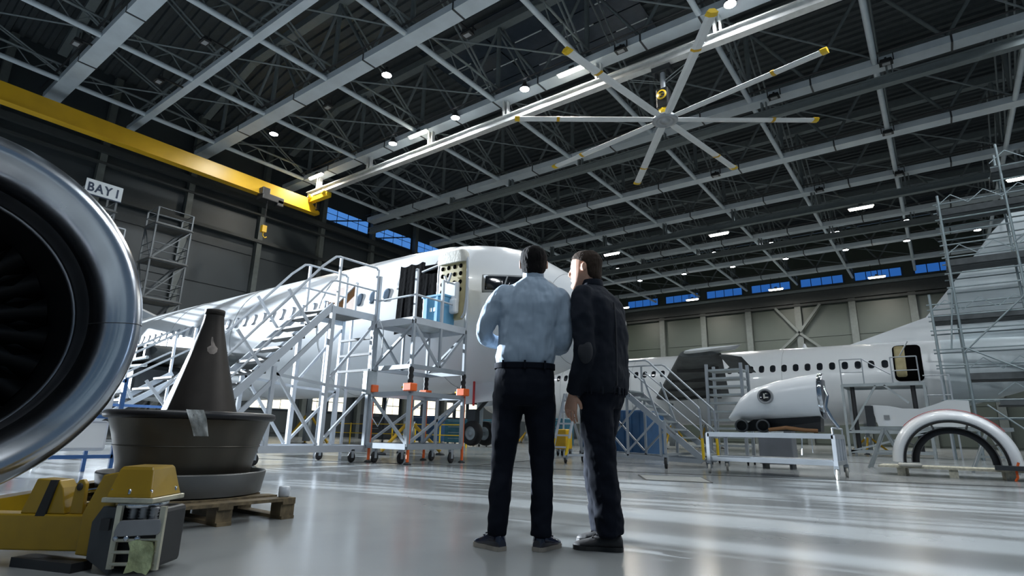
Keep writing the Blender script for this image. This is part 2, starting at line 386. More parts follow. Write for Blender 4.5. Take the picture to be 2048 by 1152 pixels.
# lattice girders tying the trusses together
GL = ['beside the left wall', 'second from the left wall', 'third from the left wall', 'fourth from the left wall', 'fifth from the left wall', 'sixth from the left wall', 'passing right of the big fan', 'near the right edge', 'at the far right']
for gi, g in enumerate(GX):
    t = thing('lattice_girder', 'narrow steel lattice girder running away under the roof, %s' % GL[gi], 'girder', (g, 34, ZT), group='lattice girders under the roof')
    B().tube((g, -12.0, ZT+0.16), (g, YW-0.4, ZT+0.16), 0.15, 8).build('bottom_chord', 'truss_steel', t)
    B().tube((g+0.1, -12.0, ZT+1.05), (g+0.1, YW-0.4, ZT+1.05), 0.08, 6).build('top_chord', 'truss_dim', t)
    lc = MB(); y = -12.0; k = 0
    while y < YW-2:
        lc.tube((g, y, ZT+0.2), (g+0.1, y+0.9, ZT+1.05), 0.035, 5).tube((g+0.1, y+0.9, ZT+1.05), (g, y+1.8, ZT+0.2), 0.035, 5); y += 1.8
    tag(lc.build('lacing', 'truss_dim', t), kind='stuff')
    for i in range(len(TY)-1):
        ya, yb = TY[i], TY[i+1]
        top = 25.6 if g > -37 else 24.2
        for dx in (-0.22, 0.22):
            B().tube((g+dx, ya+0.2, top), (g+dx*0.4, yb-0.3, ZT+0.5), 0.06, 5).build('sway_brace', 'truss_dim', t)
    for i in range(len(TY)-1):
        if gi < len(GX)-1:
            B().tube((g, TY[i]+0.3, ZT+0.5), (GX[gi+1], TY[i+1]-0.3, ZT+0.5), 0.05, 5).build('plan_brace', 'truss_dim', t)
# ------------------------------------------------------------------ crane rails hung under some trusses
def rail(y, z, m, label, xa=XA, xb=XB, hang=(), zt=ZT):
    t = thing('crane_rail', label, 'crane rail', (-10, y, z), group='hung crane rails')
    L = xb-xa; cx = (xa+xb)/2
    B().box((cx, y, z-0.24), (L, 0.42, 0.07)).build('lower_flange', m, t)
    B().box((cx, y, z), (L, 0.10, 0.42)).build('web', m, t)
    B().box((cx, y, z+0.24), (L, 0.36, 0.06)).build('upper_flange', m, t)
    for x in hang:
        B().box((x-0.12, y, (z+0.27+zt)/2), (0.10, 0.4, zt-z-0.27)).box((x+0.12, y, (z+0.27+zt)/2), (0.06, 0.26, zt-z-0.27)).build('hanger', m, t)
    return t
H6 = [-31.4+6.3*i for i in range(9)]
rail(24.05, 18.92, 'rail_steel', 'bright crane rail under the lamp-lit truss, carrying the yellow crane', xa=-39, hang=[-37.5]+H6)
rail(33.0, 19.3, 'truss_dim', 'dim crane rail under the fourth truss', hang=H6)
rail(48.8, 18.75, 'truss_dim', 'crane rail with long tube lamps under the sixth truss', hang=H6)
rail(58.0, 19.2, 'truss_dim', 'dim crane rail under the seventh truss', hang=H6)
t = thing('wall_duct', 'round metal duct along the left wall above the yellow crane girder', 'duct', (-40.7, 30, 19.1))
B().tube((-40.7, -8, 19.1), (-40.7, 25.5, 19.1), 0.34, 14).build('pipe', 'duct_metal', t)
for y in range(-4, 25, 6): B().tube((-40.7, y, 19.1), (-40.7, y+0.12, 19.1), 0.38, 14).build('clamp', 'galv', t)

# ------------------------------------------------------------------ lamps
def hang_arm(t, x, y, z):
    yn = min(TY+[12.1], key=lambda q: abs(q-y)); e = 0.2 if yn == 12.1 else 0.42
    yb = yn-e if y < yn-e else (yn+e if y > yn+e else y)
    B().beam((x, y-0.06 if y < yb else y+0.06, ZT+0.06), (x, yb, ZT+0.06), 0.10, 0.08).build('arm', 'black_metal', t)
    if z < ZT+0.02: B().beam((x, y, z), (x, y, ZT+0.06), 0.05, 0.05).build('stem', 'black_metal', t)
def lamp_round(x, y, z, label, lit=True):
    t = thing('high_bay_lamp', label, 'lamp', (x, y, z), group='round high-bay lamps')
    B().lathe([(0.10, 0.42), (0.12, 0.30), (0.20, 0.12), (0.30, 0.0), (0.30, -0.05), (0.26, -0.05)], (x, y, z), n=16).build('housing', 'dark_metal', t)
    hang_arm(t, x, y, z+0.36)
    B().lathe([(0.0, -0.02), (0.27, -0.02), (0.27, -0.055), (0.0, -0.06)], (x, y, z), n=16).build('diffuser', 'lamp_white', t)
    l = bpy.data.lights.new('lamp_glow', 'SPOT'); l.energy = LAMP_W; l.spot_size = radians(165); l.spot_blend = 0.35; l.shadow_soft_size = 0.25; l.color = (0.90, 0.96, 1.0)
    o = bpy.data.objects.new('lamp_glow', l); COL.objects.link(o); o.parent = t; o.location = (0, 0, -0.12)
def lamp_tube(x, y, z, label, light=True):
    t = thing('tube_lamp', label, 'lamp', (x, y, z), group='long tube lamps')
    B().box((x, y, z+0.09), (1.75, 0.30, 0.12), taper=(0.96, 0.6)).build('housing', 'fan_white', t)
    B().box((x, y, z+0.23), (0.3, 0.08, 0.18)).build('bracket', 'dark_metal', t)
    if z > ZT-0.5: hang_arm(t, x, y, z+0.3)
    elif y > 60: B().tube((x-0.5, y, z+0.15), (x-0.5, y, ZT+0.02), 0.03, 6).build('stem', 'black_metal', t); B().tube((x+0.5, y, z+0.15), (x+0.5, y, ZT+0.02), 0.03, 6).build('stem', 'black_metal', t)
    B().lathe([(0.0, -0.8), (0.09, -0.8), (0.12, -0.74), (0.12, 0.74), (0.09, 0.8), (0.0, 0.8)], (x, y, z-0.02), (1, 0, 0), n=10).build('tube', 'tube_white', t)
    if light:
        l = bpy.data.lights.new('tube_glow', 'AREA'); l.shape = 'RECTANGLE'; l.size = 1.5; l.size_y = 0.2; l.energy = TUBE_W; l.color = (1.0, 0.95, 0.84)
        o = bpy.data.objects.new('tube_glow', l); COL.objects.link(o); o.parent = t; o.location = (0, 0, -0.18)
NTH = ['first', 'second', 'third', 'fourth', 'fifth', 'sixth', 'seventh', 'eighth']
for k, x in enumerate((-28.25, -22.4, -17.0, -5.4)):
    lamp_round(x, 23.4, ZT-0.12, 'bright round lamp under the brightly lit truss, %s of four from the left' % NTH[k])
for k, x in enumerate((0.6, 6.4, 12.2, 18.0)):  # unseen lamps added to brighten the right aircraft, its tail and the cowlings
    lamp_round(x, 23.4, ZT-0.12, 'added unseen fill lamp on the lit truss beyond the right picture edge, %s from the left' % NTH[k])
    lamp_round(x+6.5, 32.4, ZT-0.12, 'added unseen fill lamp on the fourth truss beyond the right picture edge, %s from the left' % NTH[k])
    lamp_round(x+2.0, 16.2, ZT-0.12, 'added unseen fill lamp on the second broad truss beyond the top picture edge, %s from the left' % NTH[k])
for k, x in enumerate((-34.0, -22.6)):
    lamp_round(x, 17.9, ZT-0.1, ('lone bright round lamp above the yellow crane girder', 'lone bright round lamp beside the broad second truss')[k])
for k, x in enumerate((-16.8, -11.0, -5.4, 0.2, 6.0, 11.8)):  # unseen lamps added as fill on the men's backs, dolly and engine lip
    lamp_round(x, -1.9, ZT-0.12, 'added unseen fill lamp above the camera on the overhead truss, %s from the left' % NTH[k])
for k, x in enumerate((-29.0, -17.6, -11.8, -5.9, -0.4)):
    lamp_round(x, 59.6, ZT-0.1, 'small distant round lamp in the nearer row, %s of five from the left' % NTH[k])
for k, x in enumerate((-34.9, -29.1, -23.3, -17.5, -11.8, -6.0, -0.7, 4.8)):
    lamp_round(x, 66.0, ZT-0.1, 'small distant round lamp in the farther row, %s of eight from the left' % NTH[k])
for k, x in enumerate((-37.2, -25.8, -13.9)):
    lamp_tube(x, 23.45, ZT-0.2, 'tube lamp on the brightly lit truss, %s' % ('at its left end by the crane', 'in its middle', 'behind a fan blade')[k])
for k, x in enumerate((-24.4, -13.9, -3.05, 6.4)):
    lamp_tube(x, 48.8, 18.14, 'tube lamp under the sixth-truss crane rail, %s from the left' % NTH[k])
for k, x in enumerate((-35.3, -25.2, -14.7, -4.05)):
    lamp_tube(x, 74.0, 18.64, 'tube lamp in front of the blue end-wall windows, %s from the left' % NTH[k])
SP = [(-28.1, 10.5), (-33.8, 10.6), (-28.0, 17.9), (-16.6, 17.9), (-10.9, 23.4), (-33.8, 6.6), (0.0, 32.3), (-5.5, 32.3), (-0.5, 40.7), (-11.5, 40.7), (-0.3, 48.0), (-5.6, 48.0)]
SPL = ['between the two nearest broad trusses', 'left end, near the yellow girder', 'under the second broad truss, left', 'under the second broad truss, right', 'on the brightly lit truss left of the fan rod', 'in the top left corner', 'on the fourth truss above the right aircraft', 'on the fourth truss beside the right fan blades', 'on the fifth truss at right', 'on the fifth truss below the fan', 'on the sixth truss at right', 'on the sixth truss, left of its twin']
for (x, y), s_ in zip(SP, SPL):
    t = thing('floodlight', 'unlit black floodlight box %s' % s_, 'floodlight', (x, y, ZT-0.2), group='unlit floodlights')
    B().box((x, y, ZT-0.15), (0.62, 0.42, 0.24), taper=(0.8, 0.7)).build('housing', 'black_metal', t)
    B().box((x, y, ZT-0.28), (0.36, 0.24, 0.03)).build('lens', 'seal_grey', t)
    hang_arm(t, x, y, ZT+0.1)
    for a in (-0.34, 0.34): B().beam((x+a, y, ZT-0.15), (x+a, y, ZT+0.25), 0.05, 0.05).build('yoke', 'black_metal', t)

# ------------------------------------------------------------------ big ceiling fan
FX, FY, FZ = -9.1, 24.33, 15.74
fan = thing('ceiling_fan', 'huge eight-bladed white ceiling fan with yellow tips hung from the bright rail', 'fan', (FX, FY, FZ))
B().lathe([(0.0, 0.12), (0.55, 0.12), (0.62, 0.05), (0.62, -0.08), (0.45, -0.12), (0.42, -0.06), (0.22, -0.05), (0.2, -0.14), (0.0, -0.14)], (FX, FY, FZ), n=24).build('hub', 'alu', fan)
B().lathe([(0.0, 0.1), (0.30, 0.1), (0.30, 0.55), (0.0, 0.55)], (FX, FY, FZ), n=16).build('gearbox', 'yellow', fan)
mo = B().box((FX, FY, FZ+1.1), (0.62, 0.62, 1.1)).build('motor', 'black_metal', fan, bevel=0.08)
fc = Vector((FX-0.33*0.6, FY-0.33*0.8, 0)); rzc = YAW
q = Matrix.Rotation(0, 3, 'Z')
B().lathe([(0.0, 0.0), (0.26, 0.0), (0.26, 0.03), (0.0, 0.03)], (FX, FY-0.31, FZ+1.25), (0, -1, 0), n=24).build('emblem_disc', 'yellow', mo)
B().lathe([(0.10, 0.03), (0.10, 0.045), (0.17, 0.045), (0.17, 0.03)], (FX, FY-0.31, FZ+1.25), (0, -1, 0), n=20, a0=0.6, a1=5.4).build('emblem_mark', 'black_metal', mo)
B().box((FX+0.05, FY-0.35, FZ+1.22), (0.14, 0.02, 0.05)).build('emblem_mark', 'black_metal', mo)
B().tube((FX, FY, FZ+1.6), (FX, FY, 18.4), 0.13, 10).build('down_rod', 'alu_white', fan)
B().box((FX, FY, 18.5), (0.95, 0.6, 0.28)).box((FX-0.3, FY, 18.25), (0.08, 0.4, 0.4)).box((FX+0.3, FY, 18.25), (0.08, 0.4, 0.4)).build('mount', 'dark_metal', fan)
for k in range(4):
    a = pi/4+k*pi/2
    B().tube((FX+0.15*cos(a), FY+0.15*sin(a), FZ+2.1), (FX+2.6*cos(a), FY+2.6*sin(a)*0.06, 18.66), 0.018, 5).build('guy_wire', 'galv', fan)
FA0 = radians(-9.8); BR = 7.3
for k in range(8):
    a = FA0+k*pi/4; d = Vector((cos(a), sin(a), 0)); s_ = Vector((-sin(a), cos(a), 0)); c = Vector((FX, FY, FZ))
    def sect(r, w, o=1.0):
        pts = [(-0.5, 0.03), (-0.2, 0.07), (0.25, 0.06), (0.5, -0.02), (0.25, -0.03), (-0.2, -0.02)]
        tl = 0.24
        return [c+d*r+s_*(u*w*cos(tl)-v*o*sin(tl)*1.6)+Vector((0, 0, u*w*sin(tl)+v*o*1.6)) for u, v in pts]
    bl = B().loft([sect(0.5, 0.26), sect(0.9, 0.40), sect(BR-0.12, 0.40)], smooth=False).build('blade', 'fan_white', fan)
    B().loft([sect(BR-0.14, 0.46, 1.3), sect(BR+0.1, 0.42, 1.3)], smooth=False).build('tip_cap', 'yellow', bl)
    B().loft([sect(BR*0.72-0.07, 0.43, 1.25), sect(BR*0.72+0.07, 0.43, 1.25)], smooth=False).build('clamp_band', 'crane_yellow', bl)

# ------------------------------------------------------------------ yellow bridge crane
CX = -38.4
cr = thing('bridge_crane', 'long yellow overhead bridge crane girder along the left wall', 'crane', (CX-0.2, 10, 17.0))
B().prism([(CX, -8, 17.45), (CX, -8, 18.5), (CX, 23.6, 18.5), (CX, 24.9, 17.65), (CX, 24.9, 17.45)], (-0.42, 0, 0)).build('girder', 'crane_yellow', cr)
B().box((CX-0.2, 8.3, 17.43), (0.62, 33, 0.06)).build('lower_flange', 'crane_yellow', cr)
B().box((CX+0.6, 24.05, 18.35), (3.4, 0.42, 0.34)).build('end_carriage', 'yellow', cr)
for x in (CX+0.2, CX+1.9):
    B().lathe([(0, -0.34), (0.2, -0.34), (0.2, 0.34), (0, 0.34)], (x, 24.05, 18.55), (0, 1, 0), n=14).build('wheel', 'yellow', cr)
B().box((CX+0.5, 24.3, 18.0), (0.12, 0.2, 0.9)).box((CX+0.5, 24.3, 17.6), (0.3, 0.14, 0.1)).build('stop_bracket', 'black_metal', cr)
ho = B().box((CX+0.1, 20.6, 17.2), (0.9, 1.7, 0.5)).box((CX+0.2, 20.0, 17.55), (0.7, 0.6, 0.6)).box((CX+0.3, 21.2, 17.0), (0.5, 0.5, 0.5)).build('hoist_trolley', 'black_metal', cr, bevel=0.05)
B().tube((CX+0.2, 20.3, 17.0), (CX+0.2, 20.3, 14.9), 0.02, 5).tube((CX+0.32, 20.3, 17.0), (CX+0.32, 20.3, 14.9), 0.02, 5).build('rope', 'black_metal', ho)
B().box((CX+0.26, 20.3, 14.75), (0.3, 0.34, 0.5)).path([(CX+0.26, 20.3, 14.5), (CX+0.26, 20.3, 14.25), (CX+0.26, 20.46, 14.1), (CX+0.26, 20.6, 14.2)], 0.05, 6).build('hook_block', 'crane_yellow', ho)

# ------------------------------------------------------------------ aircraft
ST = [(0, .01, .01, -.63), (.06, .20, .22, -.62), (.15, .33, .36, -.605), (.3, .49, .53, -.58), (.5, .65, .70, -.545), (.8, .83, .90, -.49), (1.2, 1.04, 1.12, -.42), (1.6, 1.22, 1.29, -.355),
      (2.0, 1.41, 1.44, -.285), (2.4, 1.58, 1.56, -.21), (2.8, 1.72, 1.66, -.145), (3.3, 1.84, 1.75, -.09), (4.0, 1.96, 1.84, -.045), (5.0, 2.06, 1.92, -.01), (6.5, 2.1, 1.95, 0), (10, 2.1, 1.95, 0), (15, 2.1, 1.95, 0), (20, 2.1, 1.95, 0), (23, 2.1, 1.95, 0),
      (25, 2.03, 1.87, .07), (27, 1.86, 1.70, .22), (29, 1.58, 1.44, .45), (31, 1.24, 1.08, .74), (33, .86, .70, 1.02), (35, .42, .34, 1.32), (36, .12, .1, 1.45)]
def stat(s):
    for a, b in zip(ST, ST[1:]):
        if a[0] <= s <= b[0]:
            t = (s-a[0])/(b[0]-a[0]); return [a[i]+(b[i]-a[i])*t for i in range(1, 4)]
    return list(ST[-1][1:])
class Plane:
    def __init__(p, nx, d, yc, zc, k=1.0): p.nx, p.d, p.yc, p.zc, p.k = nx, d, yc, zc, k
    def s(p, x): return (p.nx-x)*p.d
    def ring(p, s, n=40):
        hh, hw, cz = stat(s); x = p.nx-p.d*s
        return [(x, p.yc+hw*cos(2*pi*k/n), p.zc+cz+hh*p.k*sin(2*pi*k/n)) for k in range(n)]
    def at(p, x, z, off=0.0):
        hh, hw, cz = stat(p.s(x)); r = max(-0.999, min(0.999, (z-p.zc-cz)/(hh*p.k)))
        y = -hw*sqrt(1-r*r); n = Vector((0, y/hw**2, r/hh)).normalized()
        return Vector((x, p.yc+y, z))+n*off
    def patch(p, poly, off, th=0.02):
        """panel of the skin with outline poly [(x,z)], curved like the fuselage"""
        o = [p.at(x, z, off) for x, z in poly]; i = [p.at(x, z, off-th) for x, z in poly]; n = len(poly)
        cx = sum(q[0] for q in poly)/n; cz = sum(q[1] for q in poly)/n
        rings = [[p.at(cx+(x-cx)*f, cz+(z-cz)*f, off) for x, z in poly] for f in (0.02, 0.33, 0.66, 1.0)]
        return B().loft(rings+[i], caps=True)
def rrect(cx, cz, w, h, r, n=3):
    out = []
    for sx, sz, a0 in ((1, 1, 0), (-1, 1, pi/2), (-1, -1, pi), (1, -1, 1.5*pi)):
        for k in range(n+1):
            a = a0+pi/2*k/n; out.append((cx+sx*(w/2-r)+r*cos(a), cz+sz*(h/2-r)+r*sin(a)))
    return out
def dense(poly, m=4):
    out = []
    for a, b in zip(poly, poly[1:]+poly[:1]):
        for k in range(m): out.append((a[0]+(b[0]-a[0])*k/m, a[1]+(b[1]-a[1])*k/m))
    return out
SS = [0, .03, .06, .1, .15, .22, .3, .4, .5, .65, .8, 1.0, 1.2, 1.4, 1.6, 1.8, 2.0, 2.2, 2.4, 2.6, 2.8, 3.05, 3.3, 3.65, 4, 4.5, 5, 5.7, 6.5, 8, 10, 12, 15, 18, 20, 23]
TS = [23, 24, 25, 26, 27, 28, 29, 30, 31, 32, 33, 34, 35, 35.6, 36]
def surf_thick(poly, y, th): return B().prism([(x, y-th/2, z) for x, z in poly], (0, th, 0))
def wing(pl_le, pl_te, name, m, parent, th0, th1, n=6):
    """wing between root and tip: pl_le=(root,tip) leading edge points, pl_te the trailing edge"""
    rings = []
    for i in range(n+1):
        t = i/n; a = Vector(pl_le[0]).lerp(Vector(pl_le[1]), t); b = Vector(pl_te[0]).lerp(Vector(pl_te[1]), t); th = th0+(th1-th0)*t
        prof = [(0, 0), (.03, .35), (.12, .8), (.35, 1), (.65, .6), (1, .05), (.65, -.3), (.35, -.55), (.12, -.5), (.03, -.3)]
        rings.append([a.lerp(b, u)+Vector((0, 0, v*th/2)) for u, v in prof])
    return B().loft(rings, smooth=True).build(name, m, parent)
def wheel(parent, c, r, w, axis=(0, 1, 0), hub='alu'):
    ty = B().lathe([(r*.55, -w*.42), (r*.8, -w/2), (r*.95, -w*.42), (r, -w*.2), (r, w*.2), (r*.95, w*.42), (r*.8, w/2), (r*.55, w*.42)], c, axis, n=24).build('tyre', 'rubber', parent)
    B().lathe([(0, -w*.30), (r*.2, -w*.38), (r*.25, -w*.25), (r*.5, -w*.25), (r*.56, -w*.42), (r*.56, w*.42), (r*.5, w*.25), (r*.25, w*.25), (r*.2, w*.38), (0, w*.3)], c, axis, n=20).build('wheel_rim', hub, ty)
    return ty

# --- left aircraft, nose pointing right
LP = Plane(-5.57, 1, 11.7, 3.75)
la = thing('airliner', 'white airliner with open front door, its nose behind the two men', 'aircraft', (-20, 11.7, 0))
lf = B().loft([LP.ring(s) for s in SS]).build('fuselage', 'paint_white', la)
B().loft([LP.ring(s) for s in TS]).build('tail_cone', 'paint_white', la)
for k in range(42):
    x = -11.59-k*0.555
    LP.patch(rrect(x, 4.17, 0.25, 0.37, 0.1), 0.012).build('cabin_window', 'shade_grey' if k > 3 else 'glass_blue', lf)
fr = LP.patch(dense([(-8.55, 4.36), (-7.30, 4.24), (-7.28, 3.80), (-8.45, 3.88)]), 0.010).build('cockpit_window', 'seal_grey', lf)
LP.patch(dense([(-8.44, 4.30), (-7.93, 4.25), (-7.93, 3.90), (-8.38, 3.94)]), 0.020).build('pane', 'glass_dark', fr)
LP.patch(dense([(-7.89, 4.25), (-7.36, 4.19), (-7.36, 3.86), (-7.89, 3.90)]), 0.020).build('pane', 'glass_dark', fr)
fr = LP.patch(dense([(-7.24, 4.22), (-7.0, 4.12), (-6.62, 3.80), (-6.72, 3.70), (-7.24, 3.78)]), 0.010).build('cockpit_window', 'seal_grey', lf)
LP.patch(dense([(-7.18, 4.16), (-7.0, 4.06), (-6.70, 3.80), (-6.76, 3.75), (-7.18, 3.83)]), 0.020).build('pane', 'glass_dark', fr)
LP.patch(dense(rrect(-10.05, 3.92, 1.5, 1.9, 0.18, 4)), 0.02).build('dark_doorway_patch', 'unlit_black', lf)  # black patch on the skin, painting the dark cabin inside
LP.patch(rrect(-11.05, 4.55, 0.55, 0.55, 0.12), 0.03, 0.05).build('service_panel', 'seal_grey', lf)
LP.patch(rrect(-11.0, 4.47, 0.14, 0.12, 0.04), 0.06, 0.06).build('red_fitting', 'red', lf)
for x, z in ((-7.9, 3.1), (-8.1, 2.5)):
    LP.patch(rrect(x, z, 0.12, 0.1, 0.03), 0.05, 0.06).build('probe', 'dark_metal', lf)
for s in (1.35, 4.6, 9.0, 14.0, 19.0):
    B().path([Vector(q)+(Vector(q)-Vector((q[0], LP.yc, LP.zc))).normalized()*0.002 for q in LP.ring(s, 48)], 0.006, 4, closed=True).build('skin_seam', 'seal_grey', lf)
surf_thick([(-28.5, 5.5), (-30.4, 5.75), (-35.3, 7.2), (-37.2, 8.4), (-40.4, 12.3), (-42.6, 12.3), (-41.2, 5.2)], 11.7, 0.28).build('tail_fin', 'paint_white', la)
wing(((-37.0, 11.2, 5.3), (-41.2, 5.2, 5.9)), ((-40.6, 11.2, 5.3), (-42.8, 5.2, 5.9)), 'tailplane', 'paint_white', la, .35, .15)
wing(((-37.0, 12.2, 5.3), (-41.2, 18.2, 5.9)), ((-40.6, 12.2, 5.3), (-42.8, 18.2, 5.9)), 'tailplane', 'paint_white', la, .35, .15)
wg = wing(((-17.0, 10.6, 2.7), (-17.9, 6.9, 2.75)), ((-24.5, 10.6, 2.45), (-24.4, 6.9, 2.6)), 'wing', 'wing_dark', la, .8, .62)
wing(((-17.0, 13, 2.7), (-23.8, 26.5, 3.9)), ((-24.5, 13, 2.45), (-25.6, 26.5, 3.9)), 'wing', 'paint_white', la, .8, .2)
for k in range(9):
    x = -18.4-k*0.62
    B().box((x, 6.85, 2.72), (0.12, 0.2, 0.42)).build('wing_rib', 'dark_metal', wg)
for a, b in (((-17.9, 6.8, 2.95), (-23.8, 6.8, 2.95)), ((-18.2, 6.78, 2.55), (-24.0, 6.78, 2.45)), ((-18.0, 6.7, 2.3), (-21.0, 6.5, 2.35))):
    B().tube(a, b, 0.05, 6).build('hydraulic_line', 'galv', wg)
B().box((-20.5, 7.6, 2.0), (2.6, 1.4, 0.9)).build('pylon_gear', 'dark_metal', wg, bevel=0.15)
g = B().tube((-9.75, 11.7, 1.9), (-9.78, 11.7, 0.75), 0.09, 10).build('nose_gear_strut', 'galv', la)
B().tube((-9.78, 11.35, 0.62), (-9.78, 12.05, 0.62), 0.05, 8).build('axle', 'galv', g)
B().tube((-9.72, 11.55, 1.2), (-9.15, 11.65, 1.75), 0.05, 6).build('drag_brace', 'dark_metal', g)
B().box((-9.85, 11.6, 1.05), (0.26, 0.3, 0.35)).build('steering_unit', 'dark_metal', g)
for yy in (11.42, 11.98): wheel(g, (-9.78, yy, 0.62), 0.31, 0.2, hub='galv')
for y0, ln in ((11.2, 1), (12.15, 1)):
    B().prism([(-9.95, y0, 1.86), (-8.75, y0, 1.98), (-8.75, y0-0.12, 1.42), (-9.95, y0-0.12, 1.32)], (0, 0.05, 0)).build('gear_door', 'paint_white', la)
B().box((-9.45, 11.05, 1.6), (0.05, 0.03, 0.62)).build('red_strap', 'red', la)

def jack(x, y, top, label):
    t = thing('aircraft_jack', label, 'jack', (x, y, 0), group='aircraft jacks')
    B().lathe([(0, .15), (.16, .15), (.16, top*.55), (.10, top*.55), (.10, top-.12), (.16, top-.1), (.14, top), (0, top)], (x, y, 0), n=14).build('ram', 'galv', t)
    for k in range(3):
        a = 0.5+k*2*pi/3
        B().tube((x+.12*cos(a), y+.12*sin(a), top*.5), (x+.95*cos(a), y+.95*sin(a), 0.1), 0.05, 7).build('leg', 'crane_yellow', t)
        B().lathe([(0, 0), (.14, 0), (.12, .05), (0, .08)], (x+.95*cos(a), y+.95*sin(a), 0), n=12).build('foot', 'dark_metal', t)
    return t
jack(-12.4, 11.7, 1.66, 'tripod jack under the left aircraft forward belly')
jack(-21.5, 9.0, 2.35, 'tripod jack under the left aircraft wing root')
jack(-21.5, 14.5, 2.35, 'tripod jack under the far wing of the left aircraft')

# --- open front door of the left aircraft, black curtain, blue crate
od = B().loft([ell((-8.76, 9.36, z), w, 0.07, 20, p=5) for z, w in ((3.12, .30), (3.2, .39), (3.5, .43), (4.3, .43), (4.6, .40), (4.7, .32))]).build('open_door', 'door_tan', la)
B().loft([ell((-8.76, 9.33, z), w, 0.10, 20, p=5) for z, w in ((4.46, .43), (4.52, .45), (4.66, .44), (4.74, .36))]).build('door_padding', 'door_pad', od)
for a in (-1, 1):
    B().path([(-8.76+a*w, 9.34, z) for z, w in ((3.14, .32), (3.25, .41), (3.6, .455), (4.3, .455), (4.55, .43))], 0.035, 7).build('door_edge', 'alu_white', od)
for r_, zz in enumerate((4.36, 4.18, 3.98, 3.8)):
    for c_ in range(4):
        if (r_, c_) in ((2, 1), (3, 2), (3, 1)): continue
        B().lathe([(0, 0), (.052, 0), (.052, .004), (0, .004)], (-9.05+c_*.19, 9.29, zz), (0, -1, 0), n=16).build('dark_hole_disc', 'unlit_black', od)  # black discs on the panel paint the dark inside its holes
B().box((-8.72, 9.24, 3.72), (.5, .14, .5)).box((-8.62, 9.22, 3.4), (.3, .16, .35)).build('slide_pack', 'paint_white2', od, bevel=0.05)
B().tube((-8.9, 9.22, 4.15), (-8.78, 9.2, 3.95), 0.035, 6).tube((-8.78, 9.2, 3.95), (-8.7, 9.22, 4.2), 0.03, 6).build('door_handle', 'alu_white', od)
cu = thing('door_curtain', 'crumpled black plastic sheeting hung over the open aircraft doorway', 'curtain', (-10.1, 9.6, 2.98))
def drape(x0, x1, y, z0, z1, amp, n=26):
    top = []; bot = []
    for k in range(n):
        t = k/(n-1); x = x0+(x1-x0)*t; w = amp*(sin(t*19)+.6*sin(t*41+1))
        top.append(Vector((x, y+w*.3, z1-.05*abs(sin(t*7))))); bot.append(Vector((x+.03*sin(t*13), y-.08+w, z0+.02*sin(t*9))))
    rings = [[a.lerp(b, u) for a, b in zip(top, bot)] for u in (0, .25, .5, .75, 1)]
    mb = B().loft(rings, caps=False, closed=False); k = len(mb.v)
    mb.loft([[p+Vector((0, .02, 0)) for p in r] for r in rings], caps=False, closed=False); return mb
drape(-10.87, -9.98, 9.60, 2.99, 4.80, .006).build('sheet', 'curtain_black', cu)
drape(-10.02, -9.25, 9.58, 2.99, 4.62, .006).build('sheet', 'curtain_black', cu)
B().tube((-10.0, 9.55, 4.5), (-9.3, 9.5, 4.58), 0.03, 6).build('hose', 'seal_grey', cu)

# ------------------------------------------------------------------ right aircraft, tail to the right
RP = Plane(-28.0, -1, 34.0, 3.40, 0.98)
ra = thing('airliner', 'white airliner at the back right with dark wing stub and scaffolded tail', 'aircraft', (-10, 34, 0))
rf = B().loft([RP.ring(s) for s in SS]).build('fuselage', 'paint_white2', ra)
B().loft([RP.ring(s) for s in (23, 24, 25, 26, 27, 28, 28.3)]).build('rear_fuselage', 'paint_white2', ra)
B().loft([RP.ring(s) for s in (28.3, 29, 30, 31, 32, 33, 34, 35, 35.6, 36)]).build('tail_cone', 'primer_grey', ra)
for k in range(36):
    x = -1.95-k*0.553
    RP.patch(rrect(x, 4.22, 0.27, 0.38, 0.11), 0.012).build('cabin_window', 'glass_dark', rf)
dr = RP.patch(dense(rrect(-1.05, 4.25, 1.12, 1.75, 0.2, 4)), 0.03).build('dark_doorway_patch', 'unlit_black', rf)  # skin patch coloured black in place of a dark doorway
RP.patch(dense(rrect(-1.33, 4.32, 0.42, 1.5, 0.1, 3)), 0.05, 0.03).build('door_liner', 'door_tan', dr)
for s in (8, 13, 17, 21.5):
    B().path([Vector(q)+(Vector(q)-Vector((q[0], RP.yc, RP.zc))).normalized()*0.002 for q in RP.ring(s, 48)], 0.008, 4, closed=True).build('skin_seam', 'seal_grey', rf)
surf_thick([(-3.9, 5.3), (-0.09, 6.55), (0.9, 7.75), (0.9, 5.0)], 34, .34).build('dorsal_fin', 'paint_white2', ra)
surf_thick([(0.9, 7.75), (1.62, 8.65), (3.0, 10.4), (4.2, 11.6), (5.0, 12.5), (8.2, 12.5), (8.2, 5.0), (0.9, 5.0)], 34, .34).build('tail_fin', 'primer_grey', ra)
wing(((4.2, 33.4, 4.9), (7.4, 28.0, 5.6)), ((7.4, 33.4, 4.9), (9.2, 28.0, 5.6)), 'tailplane', 'wing_dark', ra, .4, .2)
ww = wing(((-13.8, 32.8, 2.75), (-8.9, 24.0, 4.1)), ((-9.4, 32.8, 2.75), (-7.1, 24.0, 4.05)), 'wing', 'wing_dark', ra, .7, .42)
wing(((-8.85, 24.3, 4.12), (-8.55, 23.7, 4.2)), ((-6.6, 24.3, 4.2), (-6.2, 23.7, 4.3)), 'wing_tip', 'paint_white2', ww, .30, .12)
wing(((-7.6, 27.0, 3.72), (-7.2, 24.0, 3.98)), ((-6.5, 27.0, 3.5), (-6.3, 24.0, 3.85)), 'flap', 'wing_dark', ww, .16, .1)
